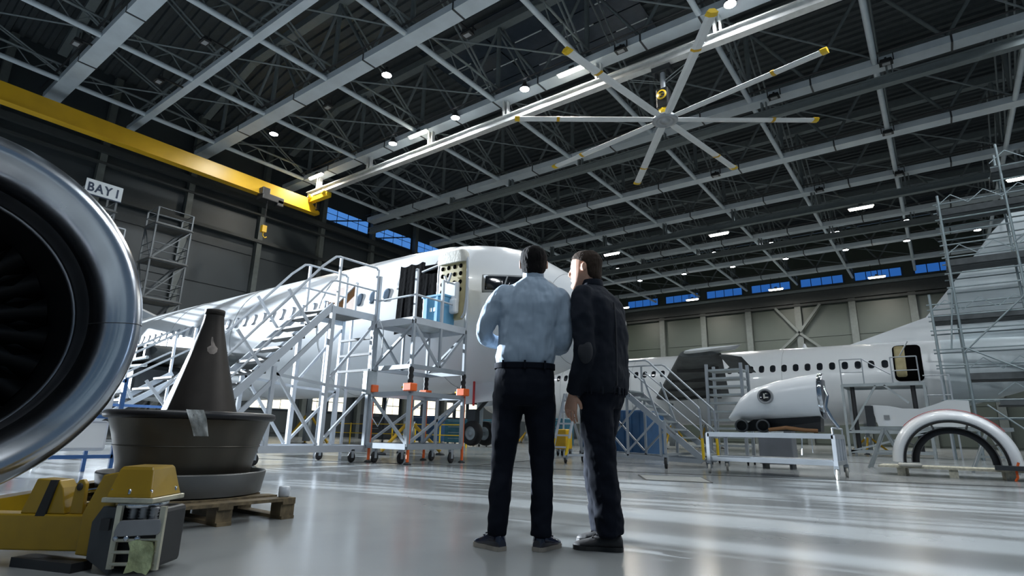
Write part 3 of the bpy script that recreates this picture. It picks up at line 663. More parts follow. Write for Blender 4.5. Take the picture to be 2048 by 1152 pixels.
for k in range(4):
    t_ = .15+k*.21; a = Vector((-13.8, 32.8, 2.62)).lerp(Vector((-8.9, 24, 3.95)), t_); b = Vector((-9.4, 32.8, 2.62)).lerp(Vector((-7.1, 24, 3.9)), t_)
    B().beam(a.lerp(b, .1), a.lerp(b, .9), .05, .22).build('wing_rib', 'black_metal', ww)
wing(((-13.8, 35.2, 2.75), (-6.5, 48.0, 4.4)), ((-9.4, 35.2, 2.75), (-4.7, 48.0, 4.4)), 'wing', 'paint_white2', ra, .7, .3)
B().lathe([(0, 0), (.10, 0), (.12, .12), (.05, .3), (0, .32)], (-5.6, 34, 5.38), n=12).build('antenna', 'paint_white', ra)
jack(-12.2, 31.2, 2.45, 'tripod jack under the right aircraft near wing')
jack(-3.2, 34.0, 1.55, 'tripod jack under the right aircraft rear belly')
jack(-12.2, 36.8, 2.45, 'tripod jack under the right aircraft far wing')
jack(-24.0, 34.0, 1.45, 'tripod jack under the right aircraft nose')

# ------------------------------------------------------------------ access stands: helper
def bars(t, nm, m, segs, w=.05, h=None, tube=False):
    for a, b in segs:
        if tube: B().tube(a, b, w/2, 8).build(nm, m, t)
        else: B().beam(a, b, w, h or w).build(nm, m, t)
def caster(t, x, y, r=.09, m='rubber', z0=None):
    c = B().box((x, y, 2*r+.03), (.08, .08, .05)).box((x+.035, y+.0, r+.06), (.012, .06, 2*r*.7)).box((x-.035, y, r+.06), (.012, .06, 2*r*.7)).build('caster', 'alu', t)
    B().lathe([(0, -.02), (r*.5, -.025), (r, -.02), (r, .02), (r*.5, .025), (0, .02)], (x, y, r), (1, 0.25, 0), n=16).build('caster_wheel', m, c)

# --- raised platform beside the open door of the left aircraft
X0, X1, Y0, Y1 = -9.72, -8.55, 8.02, 9.62
pf = thing('access_platform', 'silver raised work platform on orange screw jacks at the aircraft door', 'work platform', ((X0+X1)/2, (Y0+Y1)/2, 0))
YM = (Y0+Y1)/2
def rect(t, nm, m, z, w, h, x0=X0, x1=X1, y0=Y0, y1=Y1):
    bars(t, nm, m, [((x0, y0, z), (x1, y0, z)), ((x0, y1, z), (x1, y1, z)), ((x0, y0, z), (x0, y1, z)), ((x1, y0, z), (x1, y1, z))], w, h)
rect(pf, 'base_rail', 'alu', .34, .07, .11); rect(pf, 'lower_top_rail', 'alu', 1.38, .07, .09)
rect(pf, 'upper_base_rail', 'alu', 1.92, .07, .09); rect(pf, 'deck_rail', 'alu_white', 2.88, .06, .14)
for x in (X0, X1):
    for y in (Y0, Y1):
        bars(pf, 'post', 'alu', [((x, y, .34), (x, y, 1.38))], .065)
        bars(pf, 'post', 'alu', [((x, y, 1.92), (x, y, 2.9))], .06)
        B().tube((x, y+.05, .02), (x, y+.05, 1.42), .03, 8).build('jack_screw', 'orange', pf)
        gb = B().box((x, y, 1.50), (.24, .18, .16)).build('jack_gearbox', 'orange', pf, bevel=.02)
        B().tube((x-.2, y-.03, 1.5), (x-.1, y-.03, 1.5), .025, 6).build('drive_shaft', 'yellow', gb)
        B().lathe([(.05, 0), (.06, .06), (.045, .1), (.06, .16), (.045, .22), (.06, .28), (.05, .34)], (x, y, 1.56), n=10).build('bellows', 'rubber', pf)
        B().lathe([(0, 0), (.08, 0), (.08, .02), (.03, .05)], (x, y+.05, 0), n=12).build('foot', 'black_metal', pf)
bars(pf, 'post', 'alu', [((X1, YM, 1.92), (X1, YM, 2.9)), ((X1, YM, .34), (X1, YM, 1.38)), ((X0, YM, 1.92), (X0, YM, 2.9))], .05)
D = [((X1, Y0, 2.82), (X1, YM, 1.95)), ((X1, Y1, 2.82), (X1, YM, 1.95)), ((X0, Y0, 2.82), (X0, YM, 1.95)), ((X0, Y1, 2.82), (X0, YM, 1.95)),
     ((X0, Y0, 1.35), (X1, Y0, .38)), ((X1, Y0, .38), (X1, Y1, 1.35)), ((X0, Y0, .38), (X0, Y1, 1.35)), ((X0, Y1, 1.95), (X1, Y1, 2.8)), ((X0, Y0, 1.95), (X1, Y0, 2.8)), ((X0, Y1, .38), (X1, Y1, 1.35))]
bars(pf, 'brace', 'alu', D, .05)
for k in range(4): B().box(((X0+X1)/2, Y0+.2+k*.4, 2.935), (X1-X0, .385, .03)).build('deck_plank', 'galv', pf)
for (x, y, zt) in ((X1, Y0, 3.98), (X1, YM, 3.92), (X1, Y1, 3.92), (X0, Y0, 3.98)):
    bars(pf, 'rail_post', 'alu_white', [((x, y, 2.9), (x, y, zt))], .055)
for z in (3.42, 3.9): bars(pf, 'guard_rail', 'alu_white', [((X1, YM if z > 3.5 else Y0, z), (X1, Y1, z))], .045, tube=True)
bars(pf, 'guard_rail', 'alu_white', [((X1, Y0, 3.42), (X0, Y0, 3.42))], .045, tube=True)
for x, y in ((X0+.25, Y0), (X1-.3, Y0+.15), (X1, Y1-.3), (X0+.3, Y1)): caster(pf, x, y, .11)
cr_ = thing('storage_crate', 'blue ribbed plastic crate standing on the raised platform', 'crate', (-8.95, 9.12, 2.95))
B().box((-8.95, 9.12, 3.28), (.62, .42, .66)).build('body', 'crate_blue', cr_, bevel=.02)
for k in range(2): B().box((-9.12+k*.33, 8.90, 3.28), (.05, .03, .62)).build('rib', 'crate_blue', cr_)
B().box((-8.95, 9.12, 3.62), (.66, .46, .05)).build('lid', 'crate_blue', cr_, bevel=.01)
for dx in (-.03, .08): B().box((-8.95+dx, 8.905, 3.3), (.06, .01, .09)).build('label', 'crate_label', cr_)

# --- steep stairs with landing next to it
SX0, SX1 = -10.90, -9.80
LY0, LY1, LZ = 6.92, 8.0, 3.10
FY0 = 4.15
st = thing('boarding_stairs', 'tall silver boarding stairs with open treads climbing to the aircraft door platform', 'stairs', (-10.35, 6.2, 0))
rect(st, 'base_rail', 'alu_white', .27, .08, .13, SX0, SX1, 5.25, LY1)
sl = (LZ-.25)/(LY0-FY0)
for x in (SX0, SX1):
    bars(st, 'stringer', 'alu_white', [((x, FY0, .2), (x, LY0, LZ+.02))], .05, .14)
    bars(st, 'lower_stringer', 'alu_white', [((x, FY0+.55, .3), (x, LY0+.05, LZ-.3))], .045, .08)
    bars(st, 'post', 'alu_white', [((x, LY0, .3), (x, LY0, LZ)), ((x, LY1, .3), (x, LY1, LZ))], .085)
    bars(st, 'post', 'alu_white', [((x, 5.78, .3), (x, 5.78, 1.75))], .07)
    bars(st, 'brace', 'alu_white', [((x, 5.78, 1.7), (x, LY0-.08, .34)), ((x, 5.78, 1.62), (x, LY0, 1.5)), ((x, LY0, 1.55), (x, LY1, 2.9)), ((x, LY0, .4), (x, LY1, 1.5)), ((x, LY0, 1.5), (x, LY1, 1.45)), ((x, 5.1, .95), (x, 5.78, .32))], .05)
    bars(st, 'landing_rail', 'alu_white', [((x, LY0, LZ-.06), (x, LY1, LZ-.06))], .06, .14)
    # handrail
    B().path([(x, FY0+.15, 1.15), (x, LY0-.35, LZ+.78), (x, LY0-.05, LZ+1.06), (x, LY0+.05, LZ+1.08), (x, LY1-.05, LZ+1.08), (x, LY1, LZ+1.03)], .026, 8).build('handrail', 'alu_white', st)
    B().path([(x, FY0+.2, .72), (x, LY0-.1, LZ+.52), (x, LY0, LZ+.55), (x, LY1, LZ+.55)], .02, 8).build('mid_rail', 'alu_white', st)
    for t_ in (.1, .42, .74):
        y = FY0+(LY0-FY0)*t_; z = .2+(LZ-.2)*t_
        bars(st, 'rail_post', 'alu_white', [((x, y+.25, z+.25), (x, y-.32, z+1.02-.12))], .045)
    bars(st, 'rail_post', 'alu_white', [((x, LY0+.08, LZ), (x, LY0+.08, LZ+1.08)), ((x, LY1, LZ), (x, LY1, LZ+1.05))], .05)
for k in range(11):
    t_ = (k+.7)/11.6; y = FY0+(LY0-FY0)*t_; z = .2+(LZ-.2)*t_
    B().box(((SX0+SX1)/2, y, z), (SX1-SX0-.06, .27, .045)).build('tread', 'tread_dark', st)
for k in range(3): B().box(((SX0+SX1)/2, LY0+.19+k*.36, LZ-.01), (SX1-SX0, .345, .04)).build('landing_plank', 'tread_dark', st)
for k in range(3): B().beam((SX0, LY1-.02, 1.9+k*.35), (SX1, LY1-.02, 1.9+k*.35), .06, .05).build('cross_bar', 'tread_dark', st)
bx_ = B().box((-9.72, 7.95, 1.62), (.16, .26, .5)).build('control_box', 'galv', st, bevel=.02)
B().path([(-9.7, 7.95, 1.85), (-9.66, 7.9, 2.4), (-9.6, 7.85, 2.85), (-9.45, 7.85, 2.95), (-9.35, 7.9, 2.7), (-9.4, 7.95, 2.2), (-9.6, 7.95, 1.95)], .012, 6).build('cable', 'alu_white', bx_)
B().path([(-9.6, 7.93, 1.38), (-9.5, 7.9, .9), (-9.3, 7.9, .72), (-9.15, 7.92, .95), (-9.1, 7.95, 1.3)], .011, 6).build('cable', 'alu_white', bx_)
for x, y in ((SX0, 5.6), (SX1, 5.6), (SX0, LY1-.3), (SX1, LY1-.3)): caster(st, x, y, .1)
# folded swing gate with brown panel on the landing
gt = thing('plywood_screen', 'brown plywood screen in a white frame behind the stair landing', 'screen', (-11.6, 8.35, 0))
B().box((-11.55, 8.4, 3.75), (1.0, .04, .62)).build('panel', 'board_brown', gt)
bars(gt, 'frame_bar', 'alu_white', [((-12.1, 8.37, 3.45), (-11.0, 8.37, 3.4)), ((-11.0, 8.37, 3.4), (-11.0, 8.37, 4.1)), ((-12.1, 8.37, 3.45), (-11.0, 8.37, 4.1)), ((-12.1, 8.37, 3.42), (-12.1, 8.37, 3.75))], .05)
bars(gt, 'support_post', 'alu_white', [((-12.05, 8.4, 0), (-12.05, 8.4, 3.45)), ((-11.1, 8.4, 0), (-11.1, 8.4, 3.45))], .05)
# --- second, lower stairs farther left
s2 = thing('maintenance_steps', 'lower silver steps with blue frame below the left aircraft wing, behind the cone', 'stairs', (-12.6, 4.6, 0))
xa, xb = -13.3, -12.4
for x in (xa, xb):
    bars(s2, 'stringer', 'alu', [((x, 3.2, .2), (x, 5.5, 1.75))], .04, .1)
    bars(s2, 'handrail', 'alu', [((x, 3.15, 1.15), (x, 5.3, 2.62)), ((x, 3.2, .75), (x, 5.4, 2.2))], .045, tube=True)
    bars(s2, 'rail_post', 'alu', [((x, 3.2, 0), (x, 3.2, 1.2)), ((x, 4.3, .95), (x, 4.3, 1.9)), ((x, 5.45, 0), (x, 5.45, 2.65)), ((x, 4.1, 1.75), (x, 4.5, 1.1))], .045)
bars(s2, 'cross_bar', 'blue_rail', [((xa, 3.2, 1.05), (xb, 3.2, 1.05)), ((xa, 3.2, .5), (xb, 3.2, .5)), ((xb, 3.2, 1.0), (xb, 5.4, 1.0)), ((xa+.3, 3.2, .5), (xa+.3, 3.2, 1.05)), ((xa+.5, 3.2, .5), (xa+.5, 3.2, 1.05))], .05)
for k in range(6): B().box(((xa+xb)/2, 3.45+k*.36, .38+k*.245), (xb-xa-.04, .24, .04)).build('tread', 'tread_dark', s2)
B().tube((xa, 3.15, .1), (xa, 3.15, .95), .035, 8).build('marker_post', 'red', s2)
wb = thing('parts_rack', 'low white parts rack between the engine intake and the nozzle bowl', 'rack', (-9.3, 2.3, 0))
B().box((-9.3, 2.3, 1.0), (.9, 1.4, .38)).build('bin', 'paint_white', wb, bevel=.04); B().box((-9.3, 2.3, .5), (.9, 1.4, .38)).build('bin', 'paint_white', wb, bevel=.04)
bars(wb, 'rack_bar', 'blue_rail', [((-8.82, 1.5, .74), (-8.82, 3.08, .74)), ((-8.82, 1.5, .24), (-8.82, 3.08, .24)), ((-8.82, 1.5, 1.22), (-8.82, 3.08, 1.22))], .045)
bars(wb, 'rack_post', 'blue_rail', [((x, y, 0), (x, y, 1.26)) for x in (-8.82, -9.78) for y in (1.5, 3.08)], .045)
B().tube((-8.78, 3.12, .25), (-8.78, 3.12, .78), .035, 8).build('marker_post', 'red', wb)

# ------------------------------------------------------------------ tail dock towers by the left wall
def tower(name, label, x0, x1, y0, y1, levels, m='dock_grey', rails=1.05, top_only=False):
    t = thing(name, label, 'work tower', ((x0+x1)/2, (y0+y1)/2, 0), group='tail dock towers')
    zt = levels[-1]
    for x in (x0, x1):
        for y in (y0, y1): bars(t, 'post', m, [((x, y, 0), (x, y, zt+rails))], .09)
    zs = [0.3]+list(levels)
    for i, z in enumerate(levels):
        B().box(((x0+x1)/2, (y0+y1)/2, z-.04), (x1-x0+.3, y1-y0+.2, .06)).build('deck', 'tread_dark', t)
        for a, b in (((x0, y0), (x1, y0)), ((x1, y0), (x1, y1)), ((x1, y1), (x0, y1)), ((x0, y1), (x0, y0))):
            B().beam((*a, z-.02), (*b, z-.02), .06, .2).build('toe_board', m, t)
            for dz in (.55, 1.05): B().tube((*a, z+dz), (*b, z+dz), .03, 6).build('guard_rail', m, t)
        zp = zs[i]
        bars(t, 'brace', m, [((x1, y0, zp), (x1, y1, z-.1)), ((x0, y0, z-.1), (x1, y0, zp)), ((x0, y1, zp), (x1, y1, z-.1))], .06)
        # ladder stairs between decks
        for dx in (.25, .8):
            B().beam((x0+dx, y0+.15, zp), (x0+dx, y1-.15, z), .04, .12).build('stair_stringer', m, t)
    return t
tower('dock_tower', 'stacked grey work-deck tower rising behind the left aircraft tail', -39.6, -38.0, 13.3, 15.4, [2.6, 5.4, 8.2, 10.7, 13.0])
ta = tower('dock_tower', 'tall narrow grey work-deck tower under the bay sign', -34.4, -33.0, 8.2, 9.55, [3.0, 6.2, 9.0, 11.3])
bars(ta, 'box_frame', 'alu', [((-32.9, 9.55, 10.5), (-32.9, 10.15, 10.5)), ((-32.9, 10.15, 10.5), (-32.9, 10.15, 9.4)), ((-32.9, 9.55, 9.2), (-32.9, 10.6, 9.25))], .06)
sg = thing('bay_sign', 'white sign board reading BAY 1 on the tower by the left wall', 'sign', (-32.9, 8.9, 11.8))
bd = B().box((-32.92, 8.9, 12.24), (.05, 1.62, .78)).build('board', 'sign_white', sg)
B().beam((-32.89, 8.09, 11.83), (-32.89, 9.71, 11.83), .03, .05).build('board_edge', 'sign_navy', bd)
adv = 8.2
for ch, gap in (('B', .0), ('A', .0), ('Y', -.02), ('1', .16)):
    tcu = bpy.data.curves.new('sign_text', 'FONT'); tcu.body = ch; tcu.size = .64; tcu.extrude = .01; tcu.offset = .016
    tob = bpy.data.objects.new('tmp_text', tcu); COL.objects.link(tob); bpy.context.view_layer.update()
    tme = bpy.data.meshes.new_from_object(tob.evaluated_get(bpy.context.evaluated_depsgraph_get()))
    bpy.data.objects.remove(tob); tme.materials.clear(); tme.materials.append(M['sign_navy'])
    xs_ = [v.co.x for v in tme.vertices]; adv += gap
    for v in tme.vertices: v.co.x = (v.co.x-min(xs_))*.82
    lt = bpy.data.objects.new('letter', tme); COL.objects.link(lt); lt.parent = bd
    lt.location = Vector((-32.89, adv, 12.01))-Vector((-32.9, 8.9, 11.8)); lt.rotation_euler = (pi/2, 0, pi/2)
    adv += (max(xs_)-min(xs_))*.82+.025

# ------------------------------------------------------------------ foreground engine intake on its yellow dolly
EO = Vector((-3.93, .44, 1.2)); AX = (1, 0, 0)
en = thing('jet_engine', 'large jet engine intake with polished metal lip in the left foreground', 'engine', (-4.9, .44, 0))
B().lathe([(.90, -3.0), (1.0, -2.4), (1.03, -1.2), (1.02, -.5), (1.01, -.30)], EO, AX, n=72).build('nacelle', 'cowl_grey', en)
lp_ = B().lathe([(1.012, -.31), (1.012, -.22), (1.004, -.13), (.985, -.065), (.96, -.026), (.93, -.004), (.90, -.001), (.87, -.010), (.84, -.028), (.812, -.053), (.787, -.085), (.767, -.125), (.753, -.17), (.747, -.22)], EO, AX, n=96).build('intake_lip', 'lip_metal', en)
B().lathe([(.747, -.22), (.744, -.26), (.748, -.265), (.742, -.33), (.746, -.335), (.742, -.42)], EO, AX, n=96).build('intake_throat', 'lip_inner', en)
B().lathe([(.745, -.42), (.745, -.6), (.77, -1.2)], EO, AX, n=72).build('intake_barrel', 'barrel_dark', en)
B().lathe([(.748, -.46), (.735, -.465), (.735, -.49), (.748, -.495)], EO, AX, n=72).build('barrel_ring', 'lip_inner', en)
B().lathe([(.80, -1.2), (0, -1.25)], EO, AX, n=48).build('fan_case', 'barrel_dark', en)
sp_ = B().lathe([(0, -.72), (.05, -.74), (.14, -.85), (.22, -1.02), (.24, -1.2)], EO, AX, n=28).build('spinner', 'barrel_dark', en)
for k in range(24):
    a = 2*pi*k/24
    def bp(r, tw, u):
        rad = Vector((0, cos(a), sin(a))); tan = Vector((0, -sin(a), cos(a)))
        return EO+rad*r+Vector((-1.05, 0, 0))+tan*(u*cos(tw))+Vector((u*sin(tw), 0, 0))
    B().loft([[bp(r, tw, -w), bp(r, tw, 0)+Vector((.012, 0, 0)), bp(r, tw, w), bp(r, tw, 0)-Vector((.012, 0, 0))] for r, tw, w in ((.2, .9, .06), (.5, .6, .09), (.755, .35, .11))]).build('fan_blade', 'barrel_dark', sp_)
for a in (.05, 1.62, 3.19, 4.76):
    pr = [(1.013, -.31), (1.013, -.22), (1.005, -.13), (.986, -.064), (.961, -.025), (.93, -.003), (.90, .0), (.87, -.009), (.84, -.027), (.812, -.052), (.787, -.084), (.766, -.125), (.752, -.17), (.746, -.22)]
    B().path([EO+Vector((h_, -cos(a)*0+sin(a)*0, 0))+Vector((0, cos(a), sin(a)))*r for r, h_ in pr], .0022, 4).build('lip_seam', 'black_metal', lp_)
for k in range(40):
    a = -1.5+k*.075; c = EO+Vector((-.24, 0, 0))+Vector((0, cos(a), sin(a)))*1.012
    B().ball(c, .006, 6, 4).build('rivet', 'chrome', lp_)

dl = thing('engine_dolly', 'yellow engine transport dolly with zinc-plated caster unit in the left foreground', 'dolly', (-3.05, 1.25, 0), YAW); dl.scale = (.8, .8, .97)
def L(name, m, mb, parent=dl, bevel=0): return mb.build(name, m, parent, local=True, bevel=bevel)
L('cross_beam', 'dolly_yellow', B().box((-1.0, .03, .16), (1.5, .13, .16)), bevel=.008)
L('riser_plate', 'dolly_yellow', B().prism([(-.33, -.06, .07), (-.33, -.06, .25), (-.275, -.06, .37), (-.25, -.06, .425), (-.17, -.06, .44), (-.15, -.06, .33), (-.16, -.06, .2), (-.2, -.06, .06)], (0, .2, 0)), bevel=.006)
L('saddle_bracket', 'dolly_yellow', B().prism([(-.72, -.02, .24), (-.66, -.02, .40), (-.53, -.02, .395), (-.50, -.02, .36), (-.46, -.02, .24)], (0, .12, 0)), bevel=.006)
L('rubber_pad', 'rubber', B().prism([(-.62, -.035, .23), (-.57, -.035, .395), (-.53, -.035, .395), (-.565, -.035, .23)], (0, .02, 0)))
lug = L('lifting_lug', 'dolly_yellow', B().prism([(-.45, 0, .24), (-.445, 0, .36), (-.43, 0, .395), (-.405, 0, .40), (-.385, 0, .38), (-.375, 0, .24)], (0, .03, 0)), bevel=.004)
L('lug_eye', 'black_metal', B().lathe([(0, -.005), (.018, -.005), (.018, .04), (0, .04)], (-.415, 0, .365), (0, 1, 0), n=12), lug)
L('tie_rod', 'chrome', B().tube((-.45, .06, .27), (-.2, .06, .3), .012, 8).tube((-.5, .08, .33), (-.26, .1, .36), .01, 8))
hs = L('gear_housing', 'dolly_yellow', B().loft([[(-.15, -.15, .335), (.10, -.15, .335), (.10, .15, .335), (-.15, .15, .335)], [(-.15, -.145, .35), (.095, -.145, .35), (.095, .145, .35), (-.15, .145, .35)], [(-.135, -.10, .455), (.06, -.10, .455), (.06, .12, .46), (-.135, .12, .46)], [(-.125, -.09, .468), (.05, -.09, .468), (.05, .11, .47), (-.125, .11, .47)]], smooth=False), bevel=.006)
for x, y in ((-.135, -.13), (.085, -.13), (-.03, -.14), (.09, .1)): L('bolt', 'chrome', B().lathe([(0, .02), (.009, .02), (.009, 0)], (x, y, .35), n=8), hs)
L('top_plate', 'zinc', B().box((-.025, 0, .322), (.29, .32, .022)), bevel=.004)
L('bearing_ring', 'chrome', B().lathe([(.13, .285), (.135, .29), (.135, .308), (.12, .31)], (-.03, 0, 0), n=28))
cb = L('caster_body', 'black_metal', B().box((-.01, .03, .155), (.33, .24, .26)), bevel=.02)
L('side_cheek', 'dark_metal', B().prism([(-.235, -.10, .06), (-.24, -.10, .22), (-.19, -.10, .29), (-.07, -.14, .29), (-.065, -.14, .22), (-.07, -.14, .0)], (0, .03, 0)), bevel=.004)
L('cheek_socket', 'black_metal', B().box((-.135, -.135, .215), (.05, .02, .05)))
fp = L('front_plate', 'steel_grey', B().prism([(-.065, -.165, .185), (-.055, -.165, .215), (-.04, -.165, .235), (.18, -.165, .245), (.19, -.165, .225), (.19, -.165, .19), (.175, -.165, .178), (-.06, -.165, .165)], (0, .03, 0)), bevel=.004)
for x in (-.06, .185): L('frame_post', 'zinc', B().beam((x, -.15, .03), (x, -.15, .3), .022, .03))
for z in (.15, .1, .05): L('frame_bar', 'zinc', B().tube((-.06, -.155, z), (.185, -.155, z+.006), .008, 8))
for k in range(3):
    L('spring', 'steel_grey', B().lathe([(.02+.008*((i % 2)), .235+i*.007) for i in range(9)], (-.02+k*.06, -.09, 0), n=12))
    L('bolt', 'chrome', B().lathe([(0, .02), (.012, .02), (.012, 0)], (-.05+k*.06, -.15, .16), (0, -1, 0), n=8))
gs = []
rng = random.Random(4)
for i in range(6):
    row = []
    for j in range(6):
        row.append((.045+j*.026+rng.uniform(-.004, .004)-.01*(i in (0, 5)) , -.175-.012*sin(j*1.1)*sin(i*.9)-rng.uniform(0, .008), .155-i*.026+rng.uniform(-.004, .004)+(.0 if j not in (0, 5) else -.008)))
    gs.append(row)
mb = B().loft(gs, caps=False, closed=False); mb.loft([[(a, b+.006, c) for a, b, c in r] for r in gs], caps=False, closed=False)
L('dented_guard', 'zinc_green', mb)
L('axle_cap', 'black_metal', B().lathe([(0, -.02), (.028, -.02), (.03, .05), (0, .05)], (-.25, -.02, .07), (1, 0, 0), n=14))
for k, x in enumerate((-.12, .02)):
    L('roller', 'rubber', B().lathe([(0, -.05), (.07, -.05), (.085, -.035), (.085, .035), (.07, .05), (0, .05)], (x, .04, .085), (1, 0, 0), n=24))
for x, y in ((-1.6, .05), (-1.6, 1.9), (-.6, 2.1)):
    L('roller', 'rubber', B().lathe([(0, -.05), (.07, -.05), (.085, -.035), (.085, .035), (.07, .05), (0, .05)], (x, y, .085), (1, 0, 0), n=24))
L('side_beam', 'dolly_yellow', B().beam((-1.35, .05, .16), (-1.75, 2.2, .16), .12, .16)); L('side_beam', 'dolly_yellow', B().beam((-.55, .05, .16), (-.75, .6, .16), .12, .16))
sk_ = B().beam((-3.55, .95, .02), (-3.2, 1.08, .02), .1, .04).solo('floor_channel', 'black_metal', (-3.4, 1.0, 0))
tag(sk_, 'flat black steel channel lying on the floor beside the dolly caster', 'channel')

# ------------------------------------------------------------------ exhaust nozzle with cone on a pallet
NX, NY = -4.76, 2.18
pl = thing('pallet', 'worn wooden pallet carrying the exhaust nozzle and cone', 'pallet', (-4.62, 2.11, 0))
for k in range(6): B().box((-5.24+k*.245, 2.11, .135), (.13, 1.04, .022)).build('top_board', 'wood', pl)
for y in (1.64, 2.11, 2.58):
    B().box((-4.62, y, .113), (1.34, .1, .022)).build('stringer_board', 'wood', pl); B().box((-4.62, y, .011), (1.34, .1, .022)).build('bottom_board', 'wood', pl)
    for x in (-5.22, -4.62, -4.03): B().box((x, y, .062), (.13, .11, .08)).build('block', 'wood', pl)
pa = B().lathe([(0, .147), (.50, .147), (.545, .165), (.56, .31), (.57, .315), (.575, .305), (.55, .155)], (NX, NY, 0), n=56).solo('drip_pan', 'pan', (NX, NY, .146)); tag(pa, 'round grey metal pan under the exhaust nozzle', 'pan')
nz = thing('exhaust_nozzle', 'dark metal exhaust nozzle bowl with black gasket rim on the pallet', 'engine part', (NX, NY, .15))
B().lathe([(.0, .16), (.40, .16), (.435, .2), (.455, .3), (.48, .42), (.52, .57), (.558, .69), (.572, .70), (.572, .705), (.545, .69), (.46, .42), (.42, .22), (.0, .19)], (NX, NY, 0), n=64).build('bowl', 'nozzle', nz)
B().lathe([(.55, .69), (.578, .692), (.594, .70), (.60, .72), (.594, .742), (.575, .75), (.55, .742), (.545, .70)], (NX, NY, 0), n=64).build('gasket', 'gasket', nz)
B().path([(NX+.502*cos(a), NY+.502*sin(a), .5) for a in [2*pi*k/48 for k in range(48)]], .006, 6, closed=True).build('weld_seam', 'nozzle', nz)
cx_, cy_ = NX+.04*cos(YAW), NY+.04*sin(YAW)
co = thing('exhaust_cone', 'tall dark metal exhaust cone standing inside the nozzle bowl', 'engine part', (cx_, cy_, .19))
cpr = [(.0, .195), (.35, .195), (.345, .4), (.31, .6), (.268, .75), (.225, .9), (.18, 1.06), (.137, 1.22), (.107, 1.34), (.088, 1.42), (.078, 1.48), (.074, 1.52), (.074, 1.575), (.066, 1.575), (.066, 1.5)]
B().lathe(cpr, (cx_, cy_, 0), n=48).build('shell', 'cone', co)
B().lathe([(.0695, 1.53), (.076, 1.53), (.0765, 1.57), (.07, 1.577)], (cx_, cy_, 0), n=48).build('collar', 'cone', co)
B().loft([[(cx_+(r+.0015)*sin(a), cy_+(r+.0015)*cos(a), z) for a in [a0+(a1-a0)*k/8 for k in range(9)]] for z, r, a0, a1 in ((1.20, .1425, 1.75, 1.95), (1.22, .137, 1.6, 2.1), (1.25, .1290, 1.55, 2.15), (1.27, .1238, 1.7, 1.95), (1.31, .1145, 1.85, 2.0), (1.34, .107, 1.9, 1.98))], caps=False, closed=False).build('worn_patch', 'cone_worn', co)
# clear plastic bag taped to the bowl rim
pb = []
for i in range(7):
    a = 2.0-.02*i; r = .606 if i < 3 else .612-.02*(i-2)
    pb.append([(NX+(r+.012*sin(j*2.3+i))*sin(a-.09+.03*j), NY+(r+.012*sin(j*2.3+i))*cos(a-.09+.03*j), .755-.03*i) for j in range(7)])
mb = B().loft(pb, caps=False, closed=False); mb.loft([[(a-.004, b+.002, c) for a, b, c in r] for r in pb], caps=False, closed=False)
tag(mb.solo('plastic_bag', 'plastic_clear', (NX+.57, NY-.26, .57)), 'crumpled clear plastic bag hanging on the nozzle rim', 'bag')
tag(B().lathe([(0, 0), (.036, 0), (.04, .01), (.04, .07), (.034, .075), (0, .075)], (-4.03, 2.58, .147), n=20).solo('metal_sleeve', 'alu_white', (-4.03, 2.58, .147)), 'small silver sleeve standing on the pallet corner', 'sleeve')

# ------------------------------------------------------------------ right: mobile steps, rack, cowling trolley
ms = thing('mobile_steps', 'silver wheeled maintenance steps right of the man in the black jacket', 'stairs', (-5.6, 13.1, 0))
for y in (12.6, 13.6):
    bars(ms, 'stringer', 'alu', [((-4.25, y, .16), (-6.05, y, 1.64))], .045, .13)
    B().path([(-4.26, y, .98), (-4.3, y, 1.27), (-5.42, y, 2.34), (-5.5, y, 2.38), (-7.2, y, 2.38)], .024, 8).build('handrail', 'alu', ms)
    bars(ms, 'mid_rail', 'alu', [((-4.28, y, .78), (-5.95, y, 2.2))], .035, tube=True)
    bars(ms, 'rail_post', 'alu', [((-4.25, y, .16), (-4.28, y, 1.25)), ((-5.2, y, .95), (-5.55, y, 1.95)), ((-6.05, y, 1.6), (-6.05, y, 2.38)), ((-7.2, y, 1.7), (-7.2, y, 2.38))], .04)
    B().tube((-4.25, y, .18), (-4.26, y, .62), .032, 8).build('yellow_sleeve', 'yellow', ms)
    bars(ms, 'base_rail', 'alu', [((-4.3, y, .14), (-7.3, y, .22))], .05, .09)
    bars(ms, 'support_leg', 'alu', [((-6.0, y, .2), (-6.0, y, 1.65)), ((-7.25, y, .2), (-7.25, y, 1.7)), ((-5.2, y, .2), (-5.2, y, .95))], .05)
    bars(ms, 'brace', 'alu', [((-7.2, y, .3), (-6.05, y, 1.55)), ((-7.2, y, 1.5), (-6.05, y, .3)), ((-6.0, y, .3), (-5.3, y, 1.0))], .04)
    bars(ms, 'platform_rail', 'alu', [((-6.0, y, 1.66), (-7.25, y, 1.66))], .05, .1)
for k in range(8):
    t_ = (k+.6)/8.3; B().box((-4.25-1.8*t_, 13.1, .16+1.48*t_), (.2, .96, .04)).build('tread', 'galv', ms)
for k in range(4): B().box((-6.17-k*.3, 13.1, 1.70), (.28, .98, .03)).build('platform_plank', 'galv', ms)
for x, y in ((-4.75, 11.75), (-4.75, 14.3), (-7.2, 12.6), (-7.2, 13.6)): caster(ms, x, y, .11)
bars(ms, 'outrigger', 'alu', [((-4.75, 11.75, .28), (-4.75, 14.3, .28)), ((-4.75, 11.75, .3), (-4.75, 11.75, .95)), ((-4.75, 11.75, .9), (-4.85, 12.6, .7))], .05)
rk = thing('ladder_rack', 'tall narrow silver rack with ladder-like shelves left of the white cowling', 'rack', (-4.4, 15.2, 0))
for x in (-4.85, -3.98):
    for y in (15.0, 15.6): bars(rk, 'post', 'alu', [((x, y, .2), (x, y, 2.5))], .07)
for k in range(10): B().box((-4.41, 15.3, .45+k*.21), (.84, .6, .05)).build('shelf', 'galv', rk)
